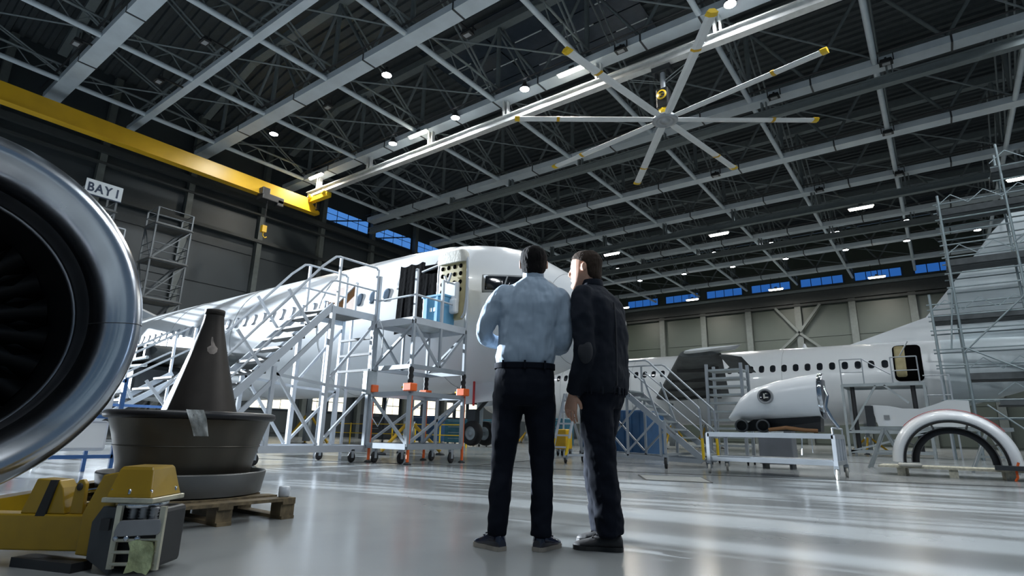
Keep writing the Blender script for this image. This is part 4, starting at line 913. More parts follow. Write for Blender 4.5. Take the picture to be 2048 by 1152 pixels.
for x in (-4.85, -3.98): caster(rk, x, 15.0, .09); caster(rk, x, 15.6, .09)
bc_ = thing('storage_container', 'blue container behind the mobile steps', 'container', (-8.5, 17.5, 0))
B().box((-8.5, 17.5, .75), (2.2, 1.6, 1.35)).build('body', 'blue_deep', bc_, bevel=.03)
for k in range(8): B().box((-9.4+k*.26, 16.69, .75), (.07, .05, 1.2)).build('rib', 'blue_deep', bc_)
for x in (-9.4, -7.6): B().box((x, 17.5, .05), (.2, 1.5, .1)).build('skid', 'dark_metal', bc_)

tr = thing('cowling_trolley', 'silver wheeled trolley table carrying the white engine cowling', 'trolley', (-2.6, 11.6, 0))
TX0, TX1, TYA, TYB = -3.66, -1.55, 11.15, 12.25
rect(tr, 'top_rail', 'alu', .70, .06, .08, TX0, TX1, TYA, TYB)
rect(tr, 'bottom_rail', 'alu', .26, .05, .07, TX0, TX1, TYA, TYB)
for k in range(5): B().box(((TX0+TX1)/2, TYA+.11+k*.22, .735), (TX1-TX0, .2, .02)).build('top_slat', 'galv', tr)
B().box(((TX0+TX1)/2, (TYA+TYB)/2, .30), (TX1-TX0-.1, TYB-TYA-.1, .02)).build('shelf', 'alu', tr)
for x in (TX0, TX1):
    for y in (TYA, TYB):
        bars(tr, 'leg', 'alu_white', [((x, y, .2), (x, y, .72))], .06); caster(tr, x, y, .085, 'door_pad')
bars(tr, 'end_bar', 'alu_white', [((TX1, TYA+d, .27), (TX1, TYA+d, .7)) for d in (.3, .6, .9)], .045)
bars(tr, 'handle', 'alu_white', [((TX1, TYA, .72), (TX1+.0, TYA-.02, .84)), ((TX1, TYB, .72), (TX1, TYB, .84)), ((TX1, TYA-.02, .84), (TX1, TYB, .84))], .03, tube=True)
bars(tr, 'hanging_strap', 'alu_white', [((-2.05, TYA+.1, .72), (-2.07, TYA+.08, .38)), ((-1.9, TYA+.1, .72), (-1.9, TYA+.1, .42))], .025, .008)
cw = thing('engine_cowling', 'white engine cowling shell with round access port lying on the trolley', 'cowling', (-2.6, 11.7, .75))
secs = []
for x, zb, zt_, dep_ in ((-3.38, .98, 1.06, .22), (-3.25, .97, 1.24, .36), (-3.12, .97, 1.42, .45), (-2.9, .97, 1.58, .52), (-2.5, .98, 1.70, .56), (-2.1, 1.0, 1.77, .58), (-1.74, 1.02, 1.82, .6)):
    ring = []
    for k in range(13):
        a = pi*(-.5+k/12); zc_ = (zb+zt_)/2; hz = (zt_-zb)/2
        ring.append((x, 11.85-dep_*cos(a)**.7 if cos(a) > 0 else 11.85, zc_+hz*sin(a)))
    secs.append(ring)
mb = B().loft(secs, caps=False, closed=False); mb.loft([[(x+.01, y+.03, z-.01) for x, y, z in r] for r in secs], caps=False, closed=False)
sh_ = mb.build('shell', 'paint_white', cw)
B().loft([[(x, y-.012*(k_ == 1), z+.0) for x, y, z in secs[-1]] for k_ in (0, 1)]+[[(x+.07, y+.03, .0+z) for x, y, z in secs[-1]]], caps=False, closed=False).build('end_ring', 'chrome', cw)
pt = B().lathe([(0, .0), (.10, .0), (.105, .012), (.135, .014), (.14, 0), (.14, -.04)], (-2.6, 11.27, 1.40), (0, -1, .06), n=28).build('access_port', 'seal_grey', sh_)
B().lathe([(0, .016), (.098, .014), (.098, .0)], (-2.6, 11.27, 1.40), (0, -1, .06), n=24).build('port_recess', 'glass_dark', pt)
B().box((-2.61, 11.245, 1.40), (.025, .02, .09)).build('port_mark', 'door_pad', pt); B().box((-2.57, 11.245, 1.375), (.06, .02, .02)).build('port_mark', 'door_pad', pt)
B().prism([(-3.3, 11.7, .78), (-1.78, 11.5, .78), (-1.76, 11.5, 1.03), (-2.9, 11.6, 1.0)], (0, .35, 0)).build('inner_lining', 'black_metal', cw)
for x in (-3.1, -2.72):
    B().lathe([(.09, -.1), (.12, -.1), (.12, .1), (.09, .1)], (x, 11.45, .87), (.2, -1, 0), n=18).build('duct_end', 'dark_metal', cw)
    B().lathe([(0, -.09), (.09, -.09)], (x, 11.45, .87), (.2, -1, 0), n=18).build('duct_hole', 'black_metal', cw)
B().path([(-1.7, 11.6, 1.6), (-1.62, 11.5, 1.4), (-1.66, 11.45, 1.2), (-1.58, 11.45, 1.0), (-1.5, 11.5, .85)], .03, 7).build('latch_hose', 'chrome', cw)
B().box((-1.69, 11.62, 1.35), (.05, .3, .7)).build('end_bulkhead', 'steel_grey', cw, bevel=.02)
B().path([(-2.6, 11.35, .80), (-2.3, 11.3, .84), (-2.0, 11.32, .80), (-1.8, 11.35, .79)], .035, 7).build('loose_hose', 'board_brown', cw)
gr = thing('tool_cabinet', 'dark green cabinet with white notice standing behind the trolley', 'cabinet', (-3.1, 14.2, 0))
B().box((-3.1, 14.2, .55), (.7, .5, .9)).build('body', 'cowl_grey', gr, bevel=.02); B().box((-3.05, 13.94, .78), (.3, .012, .22)).build('notice', 'sign_white', gr)
for x in (-3.38, -2.82): B().box((x, 14.2, .05), (.06, .4, .1)).build('foot', 'dark_metal', gr)

# ------------------------------------------------------------------ right: half ring cowl on long pallet
pr_ = thing('long_pallet', 'long pale wooden pallet under the white half-ring cowl at right', 'pallet', (.3, 14.5, 0))
for k in range(5): B().box((.3, 14.02+k*.24, .16), (3.0, .2, .035)).build('top_board', 'wood_pale', pr_)
for x in (-.82, 0.0, .82, 1.6): B().box((x, 14.5, .07), (.14, 1.1, .14)).build('bearer', 'wood_pale', pr_)
rc = thing('half_ring_cowl', 'white half-ring intake cowl with black inner rim and red stripe standing on the pallet', 'cowling', (.05, 14.3, .18))
RC = Vector((.05, 14.3, .25))
def arc(prof, nm, m, par=rc, a0=0.0, a1=pi, n=40): return B().lathe(prof, RC, (0, -1, 0), n=n, a0=a0, a1=a1).build(nm, m, par)
# lathe angle: 0 and pi lie on the pallet
arc([(.80, .28), (.82, .32), (.86, .33), (.93, .27), (.99, .1), (1.02, -.1), (1.02, -.25), (.97, -.25), (.85, .05), (.80, .28)], 'outer_shell', 'paint_white')
arc([(.765, .26), (.80, .27), (.805, .33), (.79, .34), (.765, .32), (.765, .26)], 'black_rim', 'gasket')
arc([(.56, .12), (.67, .14), (.68, -.05), (.56, -.05), (.56, .12)], 'inner_ring', 'gasket')
arc([(.672, .15), (.69, .15), (.69, .1), (.672, .1), (.672, .15)], 'ring_edge', 'steel_grey')
for a in (.5, 1.2, 1.95, 2.65):
    B().tube(RC+Vector((.67*cos(a), -.05, .67*sin(a))), RC+Vector((.86*cos(a), .0, .86*sin(a))), .02, 6).build('strut', 'seal_grey', rc)
arc([(1.022, .02), (1.03, .02), (1.03, -.07), (1.024, -.07), (1.022, .02)], 'red_stripe', 'red', a0=.75, a1=2.5, n=24)
for a in (.55, .62): pass
B().lathe([(0, 0), (.18, 0), (.2, .03), (.18, .06), (0, .06)], (-.66, 13.85, .18), n=24).build('wrapped_foot', 'door_pad', rc)
B().box((.86, 13.86, .22), (.5, .2, .08)).build('support_block', 'dark_metal', rc)
sp2 = B().path([(.95, 13.86, .32), (.90, 13.83, .18), (.90, 13.82, .06), (.86, 13.8, .0)], .02, 5).solo('ratchet_strap', 'orange', (.9, 13.83, 0)); tag(sp2, 'orange ratchet strap tying the half-ring cowl to its pallet', 'strap')
# --- white panel on trestles
pn = thing('panel_cradle', 'white curved panel resting on grey trestles behind the half-ring cowl', 'panel', (-.7, 17.2, 0))
out = [(-1.45, 1.52), (-1.1, 1.5), (-.8, 1.43), (-.45, 1.42), (-.2, 1.5), (0.1, 1.62), (.5, 1.6), (.5, 1.0), (-1.35, 1.0)]
B().prism([(x, 17.1, z) for x, z in out], (0, .12, 0)).build('panel', 'paint_white2', pn); B().box((-1.15, 17.08, 1.22), (.12, .03, .1)).build('latch', 'seal_grey', pn); B().box((-1.5, 17.2, 1.25), (.18, .3, .5)).build('end_cap', 'dark_metal', pn)
bars(pn, 'trestle_top', 'galv', [((-1.75, 17.1, .95), (1.2, 17.1, .95)), ((-1.75, 17.5, .95), (1.2, 17.5, .95))], .06, .08)
for x in (-1.25, .75):
    bars(pn, 'trestle_leg', 'galv', [((x, 17.0, .95), (x-.4, 16.9, .0)), ((x, 17.0, .95), (x+.4, 16.9, .0)), ((x, 17.5, .95), (x-.4, 17.6, 0)), ((x, 17.5, .95), (x+.4, 17.6, 0)), ((x-.25, 16.95, .35), (x+.25, 16.95, .35))], .05)
# --- platform at the rear door of the right aircraft
rp = thing('rear_door_platform', 'grey work platform with guard rails at the right aircraft rear door', 'work platform', (-1.95, 29.8, 0))
PX0, PX1, PYA, PYB = -3.45, -.5, 29.0, 31.0
for k in range(6): B().box(((PX0+PX1)/2, PYA+.17+k*.333, 3.03), (PX1-PX0, .32, .05)).build('deck_plank', 'galv', rp)
rect(rp, 'deck_rail', 'galv', 2.98, .08, .12, PX0, PX1, PYA, PYB); rect(rp, 'base_rail', 'galv', 1.02, .08, .12, PX0, PX1, PYA, PYB); rect(rp, 'floor_rail', 'galv', .2, .08, .12, PX0, PX1, PYA, PYB)
for x in (PX0, PX1):
    for y in (PYA, PYB): bars(rp, 'post', 'galv', [((x, y, .0), (x, y, 3.0))], .1)
for x in (PX0+.35, PX1-.4): B().tube((x, PYA+.2, .2), (x, PYA+.2, 2.95), .09, 10).build('jack_column', 'black_metal', rp)
bars(rp, 'brace', 'galv', [((PX0+.1, PYA, 1.05), (-2.2, PYA, 2.95)), ((-1.9, PYA, 2.95), (-1.1, PYA, 2.2)), ((PX1, PYA, 1.05), (PX0, PYA, .2))], .08)
for z in (3.55, 4.12): bars(rp, 'guard_rail', 'alu', [((PX0, PYA, z), (-2.6, PYA, z)), ((-1.55, PYA, z), (-.62, PYA, z))], .05, tube=True)
for x in (PX0, -2.6, -1.55, -.62): bars(rp, 'rail_post', 'alu', [((x, PYA, 3.0), (x, PYA, 4.12 if x < -2 or x > -2 else 4.12))], .05, tube=True)
bars(rp, 'guard_rail', 'alu', [((-2.6, PYA, 4.12), (-1.6, PYA, 3.4)), ((-1.2, PYA+.3, 4.2), (-.85, PYA+.3, 4.8))], .05, tube=True)
for z in (3.3, 2.5, 1.7): bars(rp, 'side_rail', 'alu', [((PX1, PYA, z), (.35, PYA, z))], .05, tube=True)
bars(rp, 'side_post', 'alu', [((.35, PYA, 0), (.35, PYA, 3.3)), ((.1, PYA, 0), (.1, PYA, 3.3))], .06)
# --- scaffold around the right aircraft tail
sf = thing('tail_scaffold', 'tube scaffolding with dark plank decks around the right aircraft tail', 'scaffold', (3.5, 29.5, 0))
SXs = [.15, 1.0, 3.2, 5.4, 7.6]; SYs = [29.2, 30.4]
TOPS = [6.7, 11.0, 12.8, 12.8, 12.8]
for x, zt_ in zip(SXs, TOPS):
    for y in SYs: B().tube((x, y, 0), (x, y, zt_), .05, 7).build('standard', 'scaf', sf)
for z in (1.6, 2.3, 3.7, 4.35, 5.15, 5.75, 6.25, 6.9, 7.5, 8.2, 8.75, 9.3, 9.9, 10.6, 11.2, 11.8):
    xs = 0.0 if z < 6.8 else .8
    if z > 11: xs = 2.9
    for y in SYs: B().tube((xs, y, z), (8.0, y, z+.0), .032, 6).build('ledger', 'scaf', sf)
for z, xs in ((2.1, 1.8), (3.1, 1.0), (5.55, .1), (7.85, .9), (10.1, .9), (11.6, 2.9)):
    for k in range(3): B().box(((xs+8)/2, 29.45+k*.36, z), (8-xs, .33, .06)).build('deck_plank', 'scaf_deck', sf)
    B().box(((xs+8)/2, 29.2, z+.12), (8-xs, .03, .26)).build('toe_board', 'scaf_deck', sf)
    for k in range(int((8-xs)/1.1)):
        B().beam((xs+k*1.1, 29.18, z+.4), (xs+k*1.1+.55, 29.18, z+.85), .03, .03).build('lattice_bar', 'scaf', sf); B().beam((xs+k*1.1+.55, 29.18, z+.85), (xs+k*1.1+1.1, 29.18, z+.4), .03, .03).build('lattice_bar', 'scaf', sf)
for a, b in (((1.0, 4.2), (5.4, 8.5)), ((1.0, 4.4), (5.4, 1.8)), ((.6, 4.35), (.95, 6.8)), ((3.2, 0), (5.4, 3.0)), ((1.4, 2.1), (3.4, .2)), ((3.2, 8.5), (7.6, 12.0))):
    B().tube((a[0], 29.1, a[1]), (b[0], 29.1, b[1]), .035, 6).build('brace', 'scaf', sf)
# --- equipment seen below the left aircraft
def cart(x, y, w, d, h_, m, label):
    t = thing('tool_cart', label, 'tool cart', (x, y, 0), group='tool carts below the left aircraft')
    B().box((x, y, .15+h_/2), (w, d, h_)).build('body', m, t, bevel=.03)
    for k in range(4):
        dr_ = B().box((x, y-d/2-.01, .15+h_*(k+.5)/4), (w*.9, .03, h_/4*.86)).build('drawer', m, t)
        B().beam((x-w*.3, y-d/2-.04, .15+h_*(k+.7)/4), (x+w*.3, y-d/2-.04, .15+h_*(k+.7)/4), .02, .02).build('handle', 'galv', dr_)
    for sx in (-1, 1):
        for sy in (-1, 1): caster(t, x+sx*w*.4, y+sy*d*.35, .06)
cart(-17.2, 21.6, 1.5, .8, 1.1, 'teal', 'teal tool cart under the aircraft, left of the nose wheel')
cart(-19.4, 21.8, 1.5, .8, 1.1, 'teal', 'second teal tool cart, seen through the platform frame')
cart(-22.5, 22.5, 2.0, .9, 1.3, 'blue_deep', 'dark blue tool cart beyond the platform frame')
cart(-14.6, 23.0, 1.5, .8, 1.2, 'teal', 'teal tool cart right of the nose wheel')
cart(-26.5, 22.5, 2.2, .9, 1.4, 'dark_metal', 'dark tool cart seen between the boarding stair posts')
yb = thing('safety_barrier', 'thin yellow safety barrier seen behind the boarding stairs', 'barrier', (-21, 19, 0))
bars(yb, 'barrier_rail', 'yellow', [((-26, 19, .95), (-15, 19, .95)), ((-26, 19, .5), (-15, 19, .5))], .04)
for k in range(8): bars(yb, 'barrier_post', 'yellow', [((-26+k*1.57, 19, 0), (-26+k*1.57, 19, 1.0))], .05)
yj = thing('hydraulic_cart', 'small yellow hydraulic unit visible between the legs of the man in the shirt', 'cart', (-9.6, 15.6, 0))
B().box((-9.6, 15.6, .5), (.4, .4, .6)).build('tank', 'crane_yellow', yj, bevel=.04); B().tube((-9.55, 15.5, .8), (-9.5, 15.45, 1.7), .03, 7).build('mast', 'alu_white', yj)
for sx in (-1, 1): caster(yj, -9.6+sx*.15, 15.5, .07)
for sx in (-1, 1): caster(yj, -9.6+sx*.15, 15.75, .07)
fs_ = thing('folding_ladder', 'white step ladder with yellow feet seen between the two men', 'ladder', (-7.3, 12.0, 0))
bars(fs_, 'stile', 'alu_white', [((-7.55, 11.7, .1), (-7.35, 12.0, 1.6)), ((-7.15, 11.7, .1), (-7.0, 12.0, 1.6)), ((-7.0, 13.0, .1), (-7.0, 12.05, 1.6)), ((-7.4, 13.0, .1), (-7.35, 12.05, 1.6)), ((-7.1, 11.7, .18), (-6.2, 12.0, .2))], .05)
for k in range(5): bars(fs_, 'rung', 'alu_white', [((-7.52+k*.035, 11.75+k*.055, .35+k*.27), (-7.13+k*.026, 11.75+k*.055, .35+k*.27))], .04)
for x in (-7.55, -7.15): B().tube((x, 11.7, .12), (x+.05, 11.78, .55), .036, 7).build('yellow_sleeve', 'yellow', fs_); caster(fs_, x, 11.7, .06)
for x in (-7.4, -7.0): B().lathe([(0, 0), (.04, 0), (.03, .12), (0, .12)], (x, 13.0, 0), n=10).build('foot', 'rubber', fs_)

# --- unseen scaffold added off-frame; its posts and panels break the low sunlight into streaks
rs = thing('streak_scaffold', 'unseen scaffold with panels added beyond the left picture edge to streak the sunlight', 'scaffold', (-20, -.3, 0))
rg = random.Random(7)
yy = -4.2
while yy < 3.0:
    w_ = rg.choice((.1, .1, .16, .3, .5, .1)); z1_ = rg.uniform(3.6, 5.2); z0_ = 0.25 if w_ < .2 else rg.choice((.3, 1.6, 2.4))
    B().box((-20+rg.uniform(-.3, .3), yy, (z0_+z1_)/2), (.06, w_, z1_-z0_)).build('post' if w_ < .2 else 'panel', 'galv', rs); yy += w_+rg.uniform(.12, .62)
for z in (.3, 2.2, 4.2):
    for x in (-20.35, -19.65): B().beam((x, -4.4, z), (x, 3.2, z), .08, .1).build('ledger', 'galv', rs)
for x in (-20.35, -19.65):
    for y in (-4.4, 3.2): B().beam((x, y, .0), (x, y, 5.2), .1, .1).build('corner_post', 'galv', rs)
B().box((-20, -.6, 2.3), (.8, 7.6, .06)).build('deck', 'scaf_deck', rs)

# ------------------------------------------------------------------ the two men
def fuse(o, vox, it=6, fac=.5, disp=None):
    r = o.modifiers.new('remesh', 'REMESH'); r.mode = 'VOXEL'; r.voxel_size = vox; r.use_smooth_shade = True
    s = o.modifiers.new('smooth', 'SMOOTH'); s.iterations = it; s.factor = fac
    if disp:
        for i, (size, st_) in enumerate(disp):
            tx_ = bpy.data.textures.new('fold', 'CLOUDS'); tx_.noise_scale = size; tx_.noise_depth = 1
            d = o.modifiers.new('fold%d' % i, 'DISPLACE'); d.texture = tx_; d.strength = st_; d.mid_level = .5; d.texture_coords = 'LOCAL'
        s2_ = o.modifiers.new('smooth2', 'SMOOTH'); s2_.iterations = 2; s2_.factor = .4
    return o
def tor(mb, rows, rot=0.0, n=28, p=2.3):
    """stack of horizontal oval sections (z, cx, cy, half width, half depth)"""
    ex = (cos(rot), sin(rot), 0); ey = (-sin(rot), cos(rot), 0)
    return mb.loft([ell((cx, cy, z), a, b, n, ex, ey, p) for z, cx, cy, a, b in rows])
def limb(mb, pts, radii, n=16):
    """tapered limb through joints, with rounded ends"""
    P = [Vector(p) for p in pts]; out = []; R_ = []
    for i in range(len(P)-1):
        m_ = 5
        for k in range(m_):
            t = k/m_; out.append(P[i].lerp(P[i+1], t)); R_.append(radii[i]+(radii[i+1]-radii[i])*t)
    out.append(P[-1]); R_.append(radii[-1])
    # soften the bends
    for _ in range(2):
        out = [out[0]]+[(out[i-1]+out[i]*2+out[i+1])/4 for i in range(1, len(out)-1)]+[out[-1]]
    mb.path(out, 0, n, radii=R_); mb.ball(out[0], R_[0]*.98, 12, 8)
    return mb
def hand(par, wrist, d, palm_n, size=.185, side=1, m='skin', curl=.5):
    """palm and five fingers; d direction of the fingers, palm_n palm normal, side +1/-1 where the thumb leaves"""
    d = Vector(d).normalized(); nrm = Vector(palm_n); nrm = (nrm-d*nrm.dot(d)).normalized(); sd_ = d.cross(nrm)*side
    w = Vector(wrist); pl_ = size*.5; mb = MB()
    rings = []
    for t, hw, ht in ((-.25, .026, .02), (0, .027, .019), (.35, .036, .017), (.75, .043, .015), (1.0, .043, .012)):
        rings.append(ell(w+d*pl_*t, hw, ht, 14, sd_, nrm, 2.6))
    mb.loft(rings)
    for k, (off, ln) in enumerate(((.033, .82), (.011, 1.0), (-.011, .93), (-.033, .72))):
        b = w+d*pl_*.92+sd_*off; L_ = size*.5*ln; ang = curl*(.8+.12*k); pts = [b]
        dirn = d.copy()
        for seg in (.45, .32, .25):
            ang2 = ang*.9; dirn = (dirn*cos(ang2)+nrm*sin(ang2)).normalized(); pts.append(pts[-1]+dirn*L_*seg)
            nn = (nrm*cos(ang2)-d*sin(ang2))
        limb(mb, [b-d*.015]+pts, [.0088, .0088, .0084, .0076, .0062], 10); mb.ball(pts[-1], .0066, 8, 6)
    tb = w+d*pl_*.18+sd_*.028
    tp = [tb, tb+(d*.7+sd_*.75+nrm*.25).normalized()*.036, tb+(d*.7+sd_*.75+nrm*.25).normalized()*.036+(d*.95+sd_*.2+nrm*.35).normalized()*.032]
    limb(mb, tp, [.013, .0105, .008], 10); mb.ball(tp[-1], .0082, 8, 6)
    return mb
def head(par, c, f, up_tilt=0.0, h_=.235, skin='skin'):
    """head with face: c centre, f facing direction (horizontal); local axes r (right), f, z"""
    c = Vector(c); f = Vector(f).normalized(); r = Vector((f.y, -f.x, 0)); z = Vector((0, 0, 1))
    k = h_/.235; mb = MB()
    P = lambda a, b, e: c+r*a*k+f*b*k+z*e*k
    rows = [(-.118, .022, .020, .060), (-.108, .036, .034, .050), (-.085, .052, .052, .030), (-.055, .062, .070, .015), (-.02, .069, .082, .004), (.02, .074, .092, -.002), (.055, .075, .096, -.006), (.085, .066, .086, -.008), (.105, .048, .062, -.010), (.117, .022, .03, -.010)]
    mb.loft([[P(a*cos(2*pi*i/24), cy+b*sin(2*pi*i/24), e) for i in range(24)] for e, a, b, cy in rows])
    mb.ball(P(0, .092, -.028), .014*k, 10, 8); mb.loft([ell(P(0, .082, .022), .009*k, .010*k, 10, r, f), ell(P(0, .094, -.002), .011*k, .012*k, 10, r, f), ell(P(0, .102, -.026), .015*k, .012*k, 10, r, f), ell(P(0, .090, -.036), .017*k, .012*k, 10, r, f)])
    mb.ball(P(0, .074, -.098), .02*k, 10, 8)
    mb.loft([ell(P(-.04, .070, .030), .012*k, .010*k, 10, f, z), ell(P(0, .085, .030), .012*k, .010*k, 10, f, z), ell(P(.04, .070, .030), .012*k, .010*k, 10, f, z)])
    mb.loft([ell(P(-.022, .076, -.062), .008*k, .006*k, 10, f, z), ell(P(0, .086, -.060), .011*k, .009*k, 10, f, z), ell(P(.022, .076, -.062), .008*k, .006*k, 10, f, z)])
    for s_ in (-1, 1):
        mb.loft([ell(P(s_*.070, -.004, -.005), .010*k, .014*k, 10, f, z), ell(P(s_*.079, -.010, .0), .016*k, .026*k, 10, f, z), ell(P(s_*.087, -.014, .004), .018*k, .031*k, 10, f, z), ell(P(s_*.090, -.015, .004), .013*k, .025*k, 10, f, z)])
    return mb, P
def hairdo(P, f, rows, c0=-.012):
    mb = MB()
    mb.loft([[P(a*cos(2*pi*i/28), cy+b*sin(2*pi*i/28), e) for i in range(28)] for e, a, b, cy in rows])
    return mb
def shoe(par, heel, toe, m, sole, hgt=.085, w=.046, lace=True):
    h0 = Vector((*heel, 0)); t0 = Vector((*toe, 0)); d = (t0-h0); ln = d.length; d.normalize(); s_ = Vector((-d.y, d.x, 0)); z = Vector((0, 0, 1))
    rings = []
    for t, hw, zt_ in ((-.02, .026, .06), (.03, .035, .10), (.15, .038, .105), (.35, .038, .098), (.5, .040, .082), (.68, .047, .062), (.85, .045, .05), (.96, .032, .04), (1.0, .014, .028)):
        c = h0+d*ln*t
        rings.append([c+s_*(hw*cos(a))*w/.046+z*(.022+(zt_-.022)*max(0, sin(a))**.8 if sin(a) > 0 else .022) for a in [2*pi*k/20 for k in range(20)]])
    up = B().loft(rings).build('shoe', m, par, local=True)
    sr = []
    for zz in (0.001, .024):
        ring = []
        for t, hw in ((-.03, .02), (0, .034), (.12, .041), (.35, .039), (.55, .043), (.72, .05), (.88, .046), (.98, .03), (1.015, .01)):
            ring.append((t, hw))
        sr.append([h0+d*ln*t+s_*hw*w/.046+z*zz for t, hw in ring]+[h0+d*ln*t-s_*hw*w/.046+z*zz for t, hw in ring[::-1]])
    B().loft(sr, smooth=False).build('sole', sole, up, local=True)
    for k in range(3):
        c = h0+d*ln*(.42+.09*k)+z*(.097-.014*k)
        B().tube(c-s_*.025, c+s_*.025, .004, 6).build('lace', m, up, local=True)
    return up

# --- man in the pale blue shirt, seen from behind
m1 = thing('person', 'man in pale blue shirt and dark trousers, seen from behind, forearms raised', 'person', (-2.03, 2.84, 0), YAW)
hmb, P1 = head(m1, (.052, .03, 1.695), (0.05, 1, 0), h_=.24)
limb(hmb, [(.045, .0, 1.5), (.050, .012, 1.6), (.052, .02, 1.66)], [.066, .058, .056])
hmb2 = hmb
fuse(hmb2.build('body', 'skin', m1, local=True), .0055, 4)
hr = hairdo(P1, None, [(-.082, .030, .012, -.062), (-.07, .054, .040, -.046), (-.045, .073, .064, -.030), (-.015, .080, .078, -.018), (.02, .085, .094, -.012), (.055, .086, .101, -.008), (.085, .078, .096, -.008), (.108, .056, .072, -.010), (.122, .03, .04, -.012)])
hr.ball(P1(0, .055, .085), (.05, .03, .03), 12, 8)
fuse(hr.build('hair', 'hair_black', m1, local=True), .007, 4, disp=[(.02, .006)])
sm_ = MB()
tor(sm_, [(1.0, .003, 0, .165, .112), (1.05, .003, 0, .180, .122), (1.10, .006, -.006, .183, .128), (1.17, .012, -.01, .178, .124), (1.25, .018, -.008, .180, .125), (1.33, .026, -.006, .192, .13), (1.41, .034, -.006, .205, .132), (1.47, .04, -.004, .208, .124), (1.515, .045, 0, .188, .106), (1.55, .048, .004, .148, .09), (1.58, .050, .008, .10, .078), (1.60, .05, .01, .075, .07)], p=2.5)
limb(sm_, [(-.125, .0, 1.485), (-.19, -.01, 1.42), (-.262, -.03, 1.235), (-.22, .10, 1.205), (-.13, .24, 1.215)], [.076, .068, .054, .049, .040])
limb(sm_, [(.205, .0, 1.475), (.238, -.01, 1.39), (.242, -.035, 1.185), (.22, .08, 1.165), (.145, .25, 1.2)], [.076, .068, .055, .049, .040])
fuse(sm_.build('shirt', 'shirt', m1, local=True), .0095, 5, disp=[(.09, .014), (.035, .006)])
fuse(B().lathe([(.068, 1.575), (.070, 1.60), (.067, 1.645), (.062, 1.648), (.062, 1.60), (.064, 1.575)], (.05, .012, 0), n=32).build('collar', 'shirt', m1, local=True), .005, 3)
for a_, zz in ((.12, 0), (-.02, 0)): pass
tm = MB()
tor(tm, [(1.06, .003, 0, .176, .118), (1.0, .003, -.004, .182, .125), (.93, .003, -.012, .186, .136), (.86, .003, -.01, .187, .134), (.80, .003, 0, .175, .115)], p=2.5)
limb(tm, [(-.088, .0, .86), (-.105, .0, .68), (-.118, .012, .46), (-.135, -.02, .22), (-.142, -.025, .075)], [.098, .088, .069, .062, .056])
limb(tm, [(.094, .0, .86), (.105, .0, .68), (.116, .012, .46), (.110, -.02, .22), (.108, -.025, .075)], [.098, .088, .069, .064, .060])
fuse(tm.build('trousers', 'trouser', m1, local=True), .010, 4, disp=[(.09, .018), (.04, .006)])
B().loft([ell((.003, 0, z), .1865, .130, 28, p=2.5) for z in (1.02, 1.052)], caps=False).build('waistband', 'trouser', m1, local=True)
for x in (-.13, .0, .12): B().box((x, -.133 if x == 0 else -.118, 1.037), (.012, .02, .05)).build('belt_loop', 'trouser', m1, local=True)
shoe(m1, (-.110, -.055), (-.262, .12), 'shoe_gloss', 'sole'); shoe(m1, (.085, -.05), (.215, .13), 'shoe_gloss', 'sole')
fuse(hand(m1, (-.12, .255, 1.215), (.75, .65, .05), (.3, -.2, .9), side=-1, curl=.35).build('hand', 'skin', m1, local=True), .0045, 3)
fuse(hand(m1, (.135, .265, 1.2), (-.75, .65, .05), (-.3, -.2, .9), side=1, curl=.35).build('hand', 'skin', m1, local=True), .0045, 3)
tb_ = thing('tablet', 'dark tablet held in front of the man in the pale blue shirt', 'tablet', (-2.03, 2.84, 1.22), YAW)
B().box((.01, .33, .03), (.19, .25, .008)).build('body', 'black_metal', tb_, local=True, bevel=.003)
B().box((.01, .33, .0355), (.17, .23, .003)).build('screen', 'glass_dark', tb_, local=True)

# --- man in the dark work jacket, turned to the left
m2 = thing('person', 'man in dark work jacket and trousers, turned left, one arm hanging', 'person', (-1.68, 3.19, 0), YAW)
RT = radians(53)      # direction of his shoulder line
hmb, P2 = head(m2, (-.098, .01, 1.685), (-.93, .37, 0), h_=.245)
limb(hmb, [(-.045, .0, 1.48), (-.065, .0, 1.58), (-.075, .0, 1.64)], [.066, .058, .056])
fuse(hmb.build('body', 'skin', m2, local=True), .0055, 3)
hr = hairdo(P2, None, [(-.075, .036, .012, -.078), (-.06, .056, .040, -.060), (-.035, .066, .050, -.052), (-.005, .070, .058, -.046), (.025, .076, .072, -.034), (.055, .079, .096, -.014), (.085, .072, .094, -.008), (.110, .054, .074, -.006), (.126, .03, .045, -.008)])
fuse(hr.build('hair', 'hair_brown', m2, local=True), .007, 3, disp=[(.02, .006)])
jm = MB()
tor(jm, [(.885, -.005, .0, .180, .142), (.95, -.002, .0, .190, .146), (1.05, .0, .0, .190, .142), (1.17, .0, .0, .188, .140), (1.29, .0, .0, .192, .142), (1.39, -.005, .0, .204, .138), (1.46, -.015, .0, .206, .124), (1.505, -.03, .0, .178, .104), (1.54, -.045, 0, .13, .088), (1.57, -.052, 0, .085, .075)], rot=RT, p=2.5)
limb(jm, [(-.125, -.125, 1.475), (-.145, -.165, 1.38), (-.125, -.185, 1.12), (-.16, -.15, 1.0), (-.195, -.10, .88)], [.078, .074, .064, .058, .05])
limb(jm, [(.085, .14, 1.47), (.10, .17, 1.38), (.075, .19, 1.12), (.04, .185, 1.0), (.0, .175, .90)], [.078, .072, .060, .055, .048])
fuse(jm.build('jacket', 'jacket', m2, local=True), .0095, 5, disp=[(.11, .024), (.04, .008)])
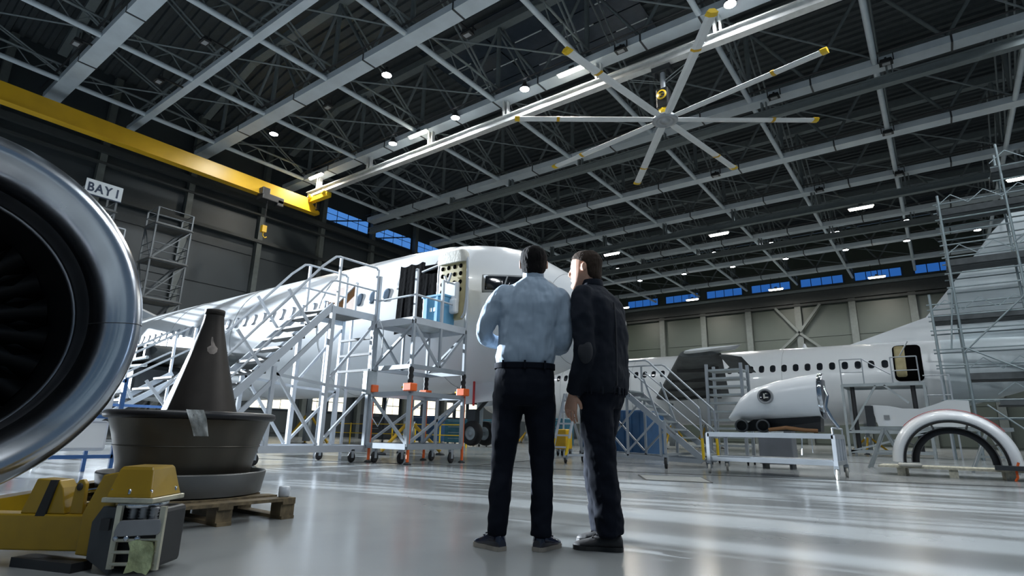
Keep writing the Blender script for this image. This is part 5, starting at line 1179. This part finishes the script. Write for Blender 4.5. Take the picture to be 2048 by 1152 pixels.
fuse(B().lathe([(.070, 1.545), (.073, 1.58), (.070, 1.612), (.064, 1.615), (.064, 1.56)], (-.055, .0, 0), n=32).build('collar', 'jacket', m2, local=True), .005, 3)
fuse(B().loft([ell((-.002, 0, z), .192, .150, 32, (cos(RT), sin(RT), 0), (-sin(RT), cos(RT), 0), 2.5) for z in (.868, .925)], caps=False).loft([ell((-.002, 0, z), .180, .138, 32, (cos(RT), sin(RT), 0), (-sin(RT), cos(RT), 0), 2.5) for z in (.925, .868)], caps=False).build('hem_band', 'jacket', m2, local=True), .006, 2)
for x, y in ((-.045, -.168), (.0, -.158)): B().lathe([(0, .004), (.008, .004), (.009, 0)], (x, y, .898), (-.1, -1, 0), n=12).build('snap_button', 'chrome', m2, local=True)
B().ball((-.135, -.232, 1.12), (.045, .022, .075), 16, 10).build('elbow_patch', 'jacket_seam', m2, local=True)
B().path([(.058, -.135, 1.44), (.066, -.14, 1.3), (.066, -.142, 1.1), (.062, -.145, .93)], .005, 6).build('back_seam', 'jacket_seam', m2, local=True)
tm = MB()
tor(tm, [(.98, -.01, 0, .165, .125), (.92, -.01, 0, .168, .128), (.84, -.012, 0, .166, .126), (.80, -.012, 0, .15, .11)], rot=RT, p=2.5)
limb(tm, [(-.055, -.06, .85), (-.045, -.065, .66), (-.02, -.065, .46), (.005, -.06, .24), (.02, -.055, .085)], [.102, .098, .090, .084, .080])
limb(tm, [(.03, .07, .85), (.005, .09, .66), (-.03, .10, .46), (-.005, .12, .24), (.01, .13, .085)], [.102, .096, .086, .08, .076])
fuse(tm.build('trousers', 'trouser', m2, local=True), .010, 4, disp=[(.08, .024), (.035, .008)])
shoe(m2, (.085, -.06), (-.185, .0), 'shoe_black', 'sole_black', w=.052); shoe(m2, (.09, .13), (-.135, .24), 'shoe_black', 'sole_black', w=.052)
fuse(hand(m2, (-.197, -.095, .872), (-.12, .10, -1), (.55, .8, 0), side=1, curl=.42).build('hand', 'skin', m2, local=True), .0034, 2)
fuse(hand(m2, (-.005, .172, .885), (-.15, -.05, -1), (-.5, -.6, 0), side=1, curl=.4).build('hand', 'skin', m2, local=True), .0045, 3)
